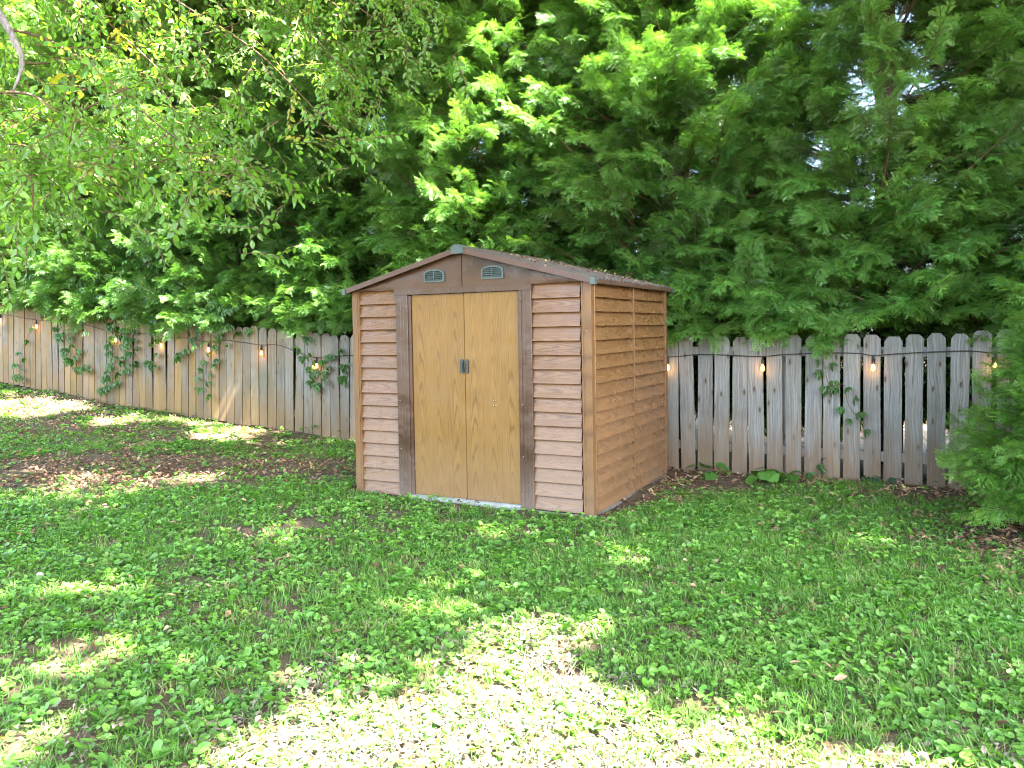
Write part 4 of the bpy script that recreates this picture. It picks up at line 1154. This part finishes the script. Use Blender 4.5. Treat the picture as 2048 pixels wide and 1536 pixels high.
def bare(x, y, s_, n_, lx, ly):
    """0..1: how bare the earth is"""
    b = np.zeros(len(x))
    def blob(c, rx, ry, k): 
        return k*np.exp(-(((x-c[0])/rx)**2+((y-c[1])/ry)**2))
    b += blob(on_ground(90, 955), 1.7, .75, .95) + blob(on_ground(330, 930), 1.5, .8, .55) + blob(on_ground(650, 940), .8, .7, .5)
    b += blob(on_ground(60, 850), 2.0, 1.0, .5)+blob(on_ground(450, 880), 2.0, .6, .4)+blob(on_ground(50, 805), 2.4, .7, .7)
    b += blob(on_ground(1380, 955), .85, .42, 1.05) + blob(on_ground(1270, 995), .45, .4, .9) + blob(on_ground(1850, 990), .8, .25, .75)+blob(on_ground(1620, 970), 1.1, .18, .6)
    b += blob((3.98, 5.25), 1.0, .80, 1.15)
    edge = (lx > -.16) & (lx < W+.2) & (ly > -.14) & (ly < D+.2); b += np.where(edge, .45, 0)
    b += np.where(n_ < .16, .35, 0)
    return b
def place(name, col, n, seed, label, cat, sc, dens, pw=1.0, tilt=.1, y0=1.6, y1=15.0):
    x, y, s_, n_, lx, ly = sample(n, seed, y0, y1, pw)
    g = np.random.default_rng(seed+1)
    f = fbm(x, y, .9, seed*1.7); b = bare(x, y, s_, n_, lx, ly)
    k = g.random(len(x)) < dens(x, y, f, b)
    x, y, f = x[k], y[k], f[k]; m = len(x)
    P = np.stack([x, y, terrain(x, y)], 1)
    ROT = np.stack([g.normal(0, tilt, m), g.normal(0, tilt, m), g.uniform(0, 6.28, m)], 1)
    o = scatter(name, col, P, ROT, g.uniform(sc[0], sc[1], m), np.clip(.5+.55*f+g.normal(0, .12, m), 0, 1))
    tag(o, label, cat, kind='stuff'); return o
def pale(x, y, grow=.0):  # how much painted sunlight: the main sun pool and two on the left
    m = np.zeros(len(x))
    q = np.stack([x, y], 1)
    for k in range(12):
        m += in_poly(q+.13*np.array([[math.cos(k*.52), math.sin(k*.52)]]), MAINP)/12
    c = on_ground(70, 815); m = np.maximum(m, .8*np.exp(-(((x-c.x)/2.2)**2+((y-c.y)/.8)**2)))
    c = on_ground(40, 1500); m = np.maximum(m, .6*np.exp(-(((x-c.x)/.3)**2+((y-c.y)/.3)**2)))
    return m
place('grass', tufts, 90000, 1, 'short lawn grass growing between clover leaves', 'grass', (.6, 1.25), lambda x, y, f, b: np.clip(.62+.5*f+.12*np.clip(x+1, -1, 2)-b*1.1, 0.0, 1)*(1-.45*pale(x, y)), .72, .12)
place('clover', clovers, 26000, 2, 'small round clover leaves carpeting the lawn', 'clover', (.7, 1.2), lambda x, y, f, b: np.clip(.56-.35*f-b*.78, .03, 1)*(1-.60*pale(x, y)), .80, .08)
place('violets', violets, 6000, 3, 'larger heart-shaped leaves dotted through the lawn', 'ground cover', (.7, 1.15), lambda x, y, f, b: np.clip(.35-.5*f-.10*x-b*.4, .02, 1), .80, .10)
place('leaf_litter', deads, 30000, 4, 'brown dead leaves lying on the bare earth', 'dead leaves', (.6, 1.3), lambda x, y, f, b: np.clip(.025+b*.85, 0, 1), .95, .10, 2.5)
def dry_mesh(name, seed, n=26, rad=.10):  # pale blades and leaves added to brighten the sun pools
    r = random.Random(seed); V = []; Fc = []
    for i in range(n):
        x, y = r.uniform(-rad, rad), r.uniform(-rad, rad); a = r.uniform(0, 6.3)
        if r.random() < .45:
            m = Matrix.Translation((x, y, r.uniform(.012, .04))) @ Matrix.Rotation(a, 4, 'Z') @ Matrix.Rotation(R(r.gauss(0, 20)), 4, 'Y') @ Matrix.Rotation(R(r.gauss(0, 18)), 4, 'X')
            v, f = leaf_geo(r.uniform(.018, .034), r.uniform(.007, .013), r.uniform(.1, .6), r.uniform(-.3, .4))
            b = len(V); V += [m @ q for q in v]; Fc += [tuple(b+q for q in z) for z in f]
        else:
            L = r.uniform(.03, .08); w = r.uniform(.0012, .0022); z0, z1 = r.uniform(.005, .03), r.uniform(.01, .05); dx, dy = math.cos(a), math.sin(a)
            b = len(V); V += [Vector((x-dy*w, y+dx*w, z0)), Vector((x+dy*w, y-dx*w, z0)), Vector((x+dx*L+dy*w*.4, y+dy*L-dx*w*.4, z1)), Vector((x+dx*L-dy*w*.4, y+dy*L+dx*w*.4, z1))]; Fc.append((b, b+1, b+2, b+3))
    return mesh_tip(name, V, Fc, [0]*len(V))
def m_dry():  # glare of sunlit clover put into the colour
    t = NT('painted_sunlight'); r = t.rand(); n = t.noise(t.pos(), 60, 2)
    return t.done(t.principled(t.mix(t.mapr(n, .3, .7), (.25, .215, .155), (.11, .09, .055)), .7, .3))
M['dry'] = m_dry()  # painted sunlight for the pale bits in the sun pools
brighteners = src_collection('pale_sun_bits', [dry_mesh('pale_sun_bits', 800+i) for i in range(5)], M['dry'])
place('pale_sun_bits', brighteners, 26000, 6, 'pale blades and leaves added to whiten the sunlit clover patches', 'painted sunlight', (.7, 1.2), lambda x, y, f, b: np.clip(.68*pale(x, y)*(.70+.9*f), 0, 1), .95, .08)
print('pickets', npk, 'objects', len(scene.objects))
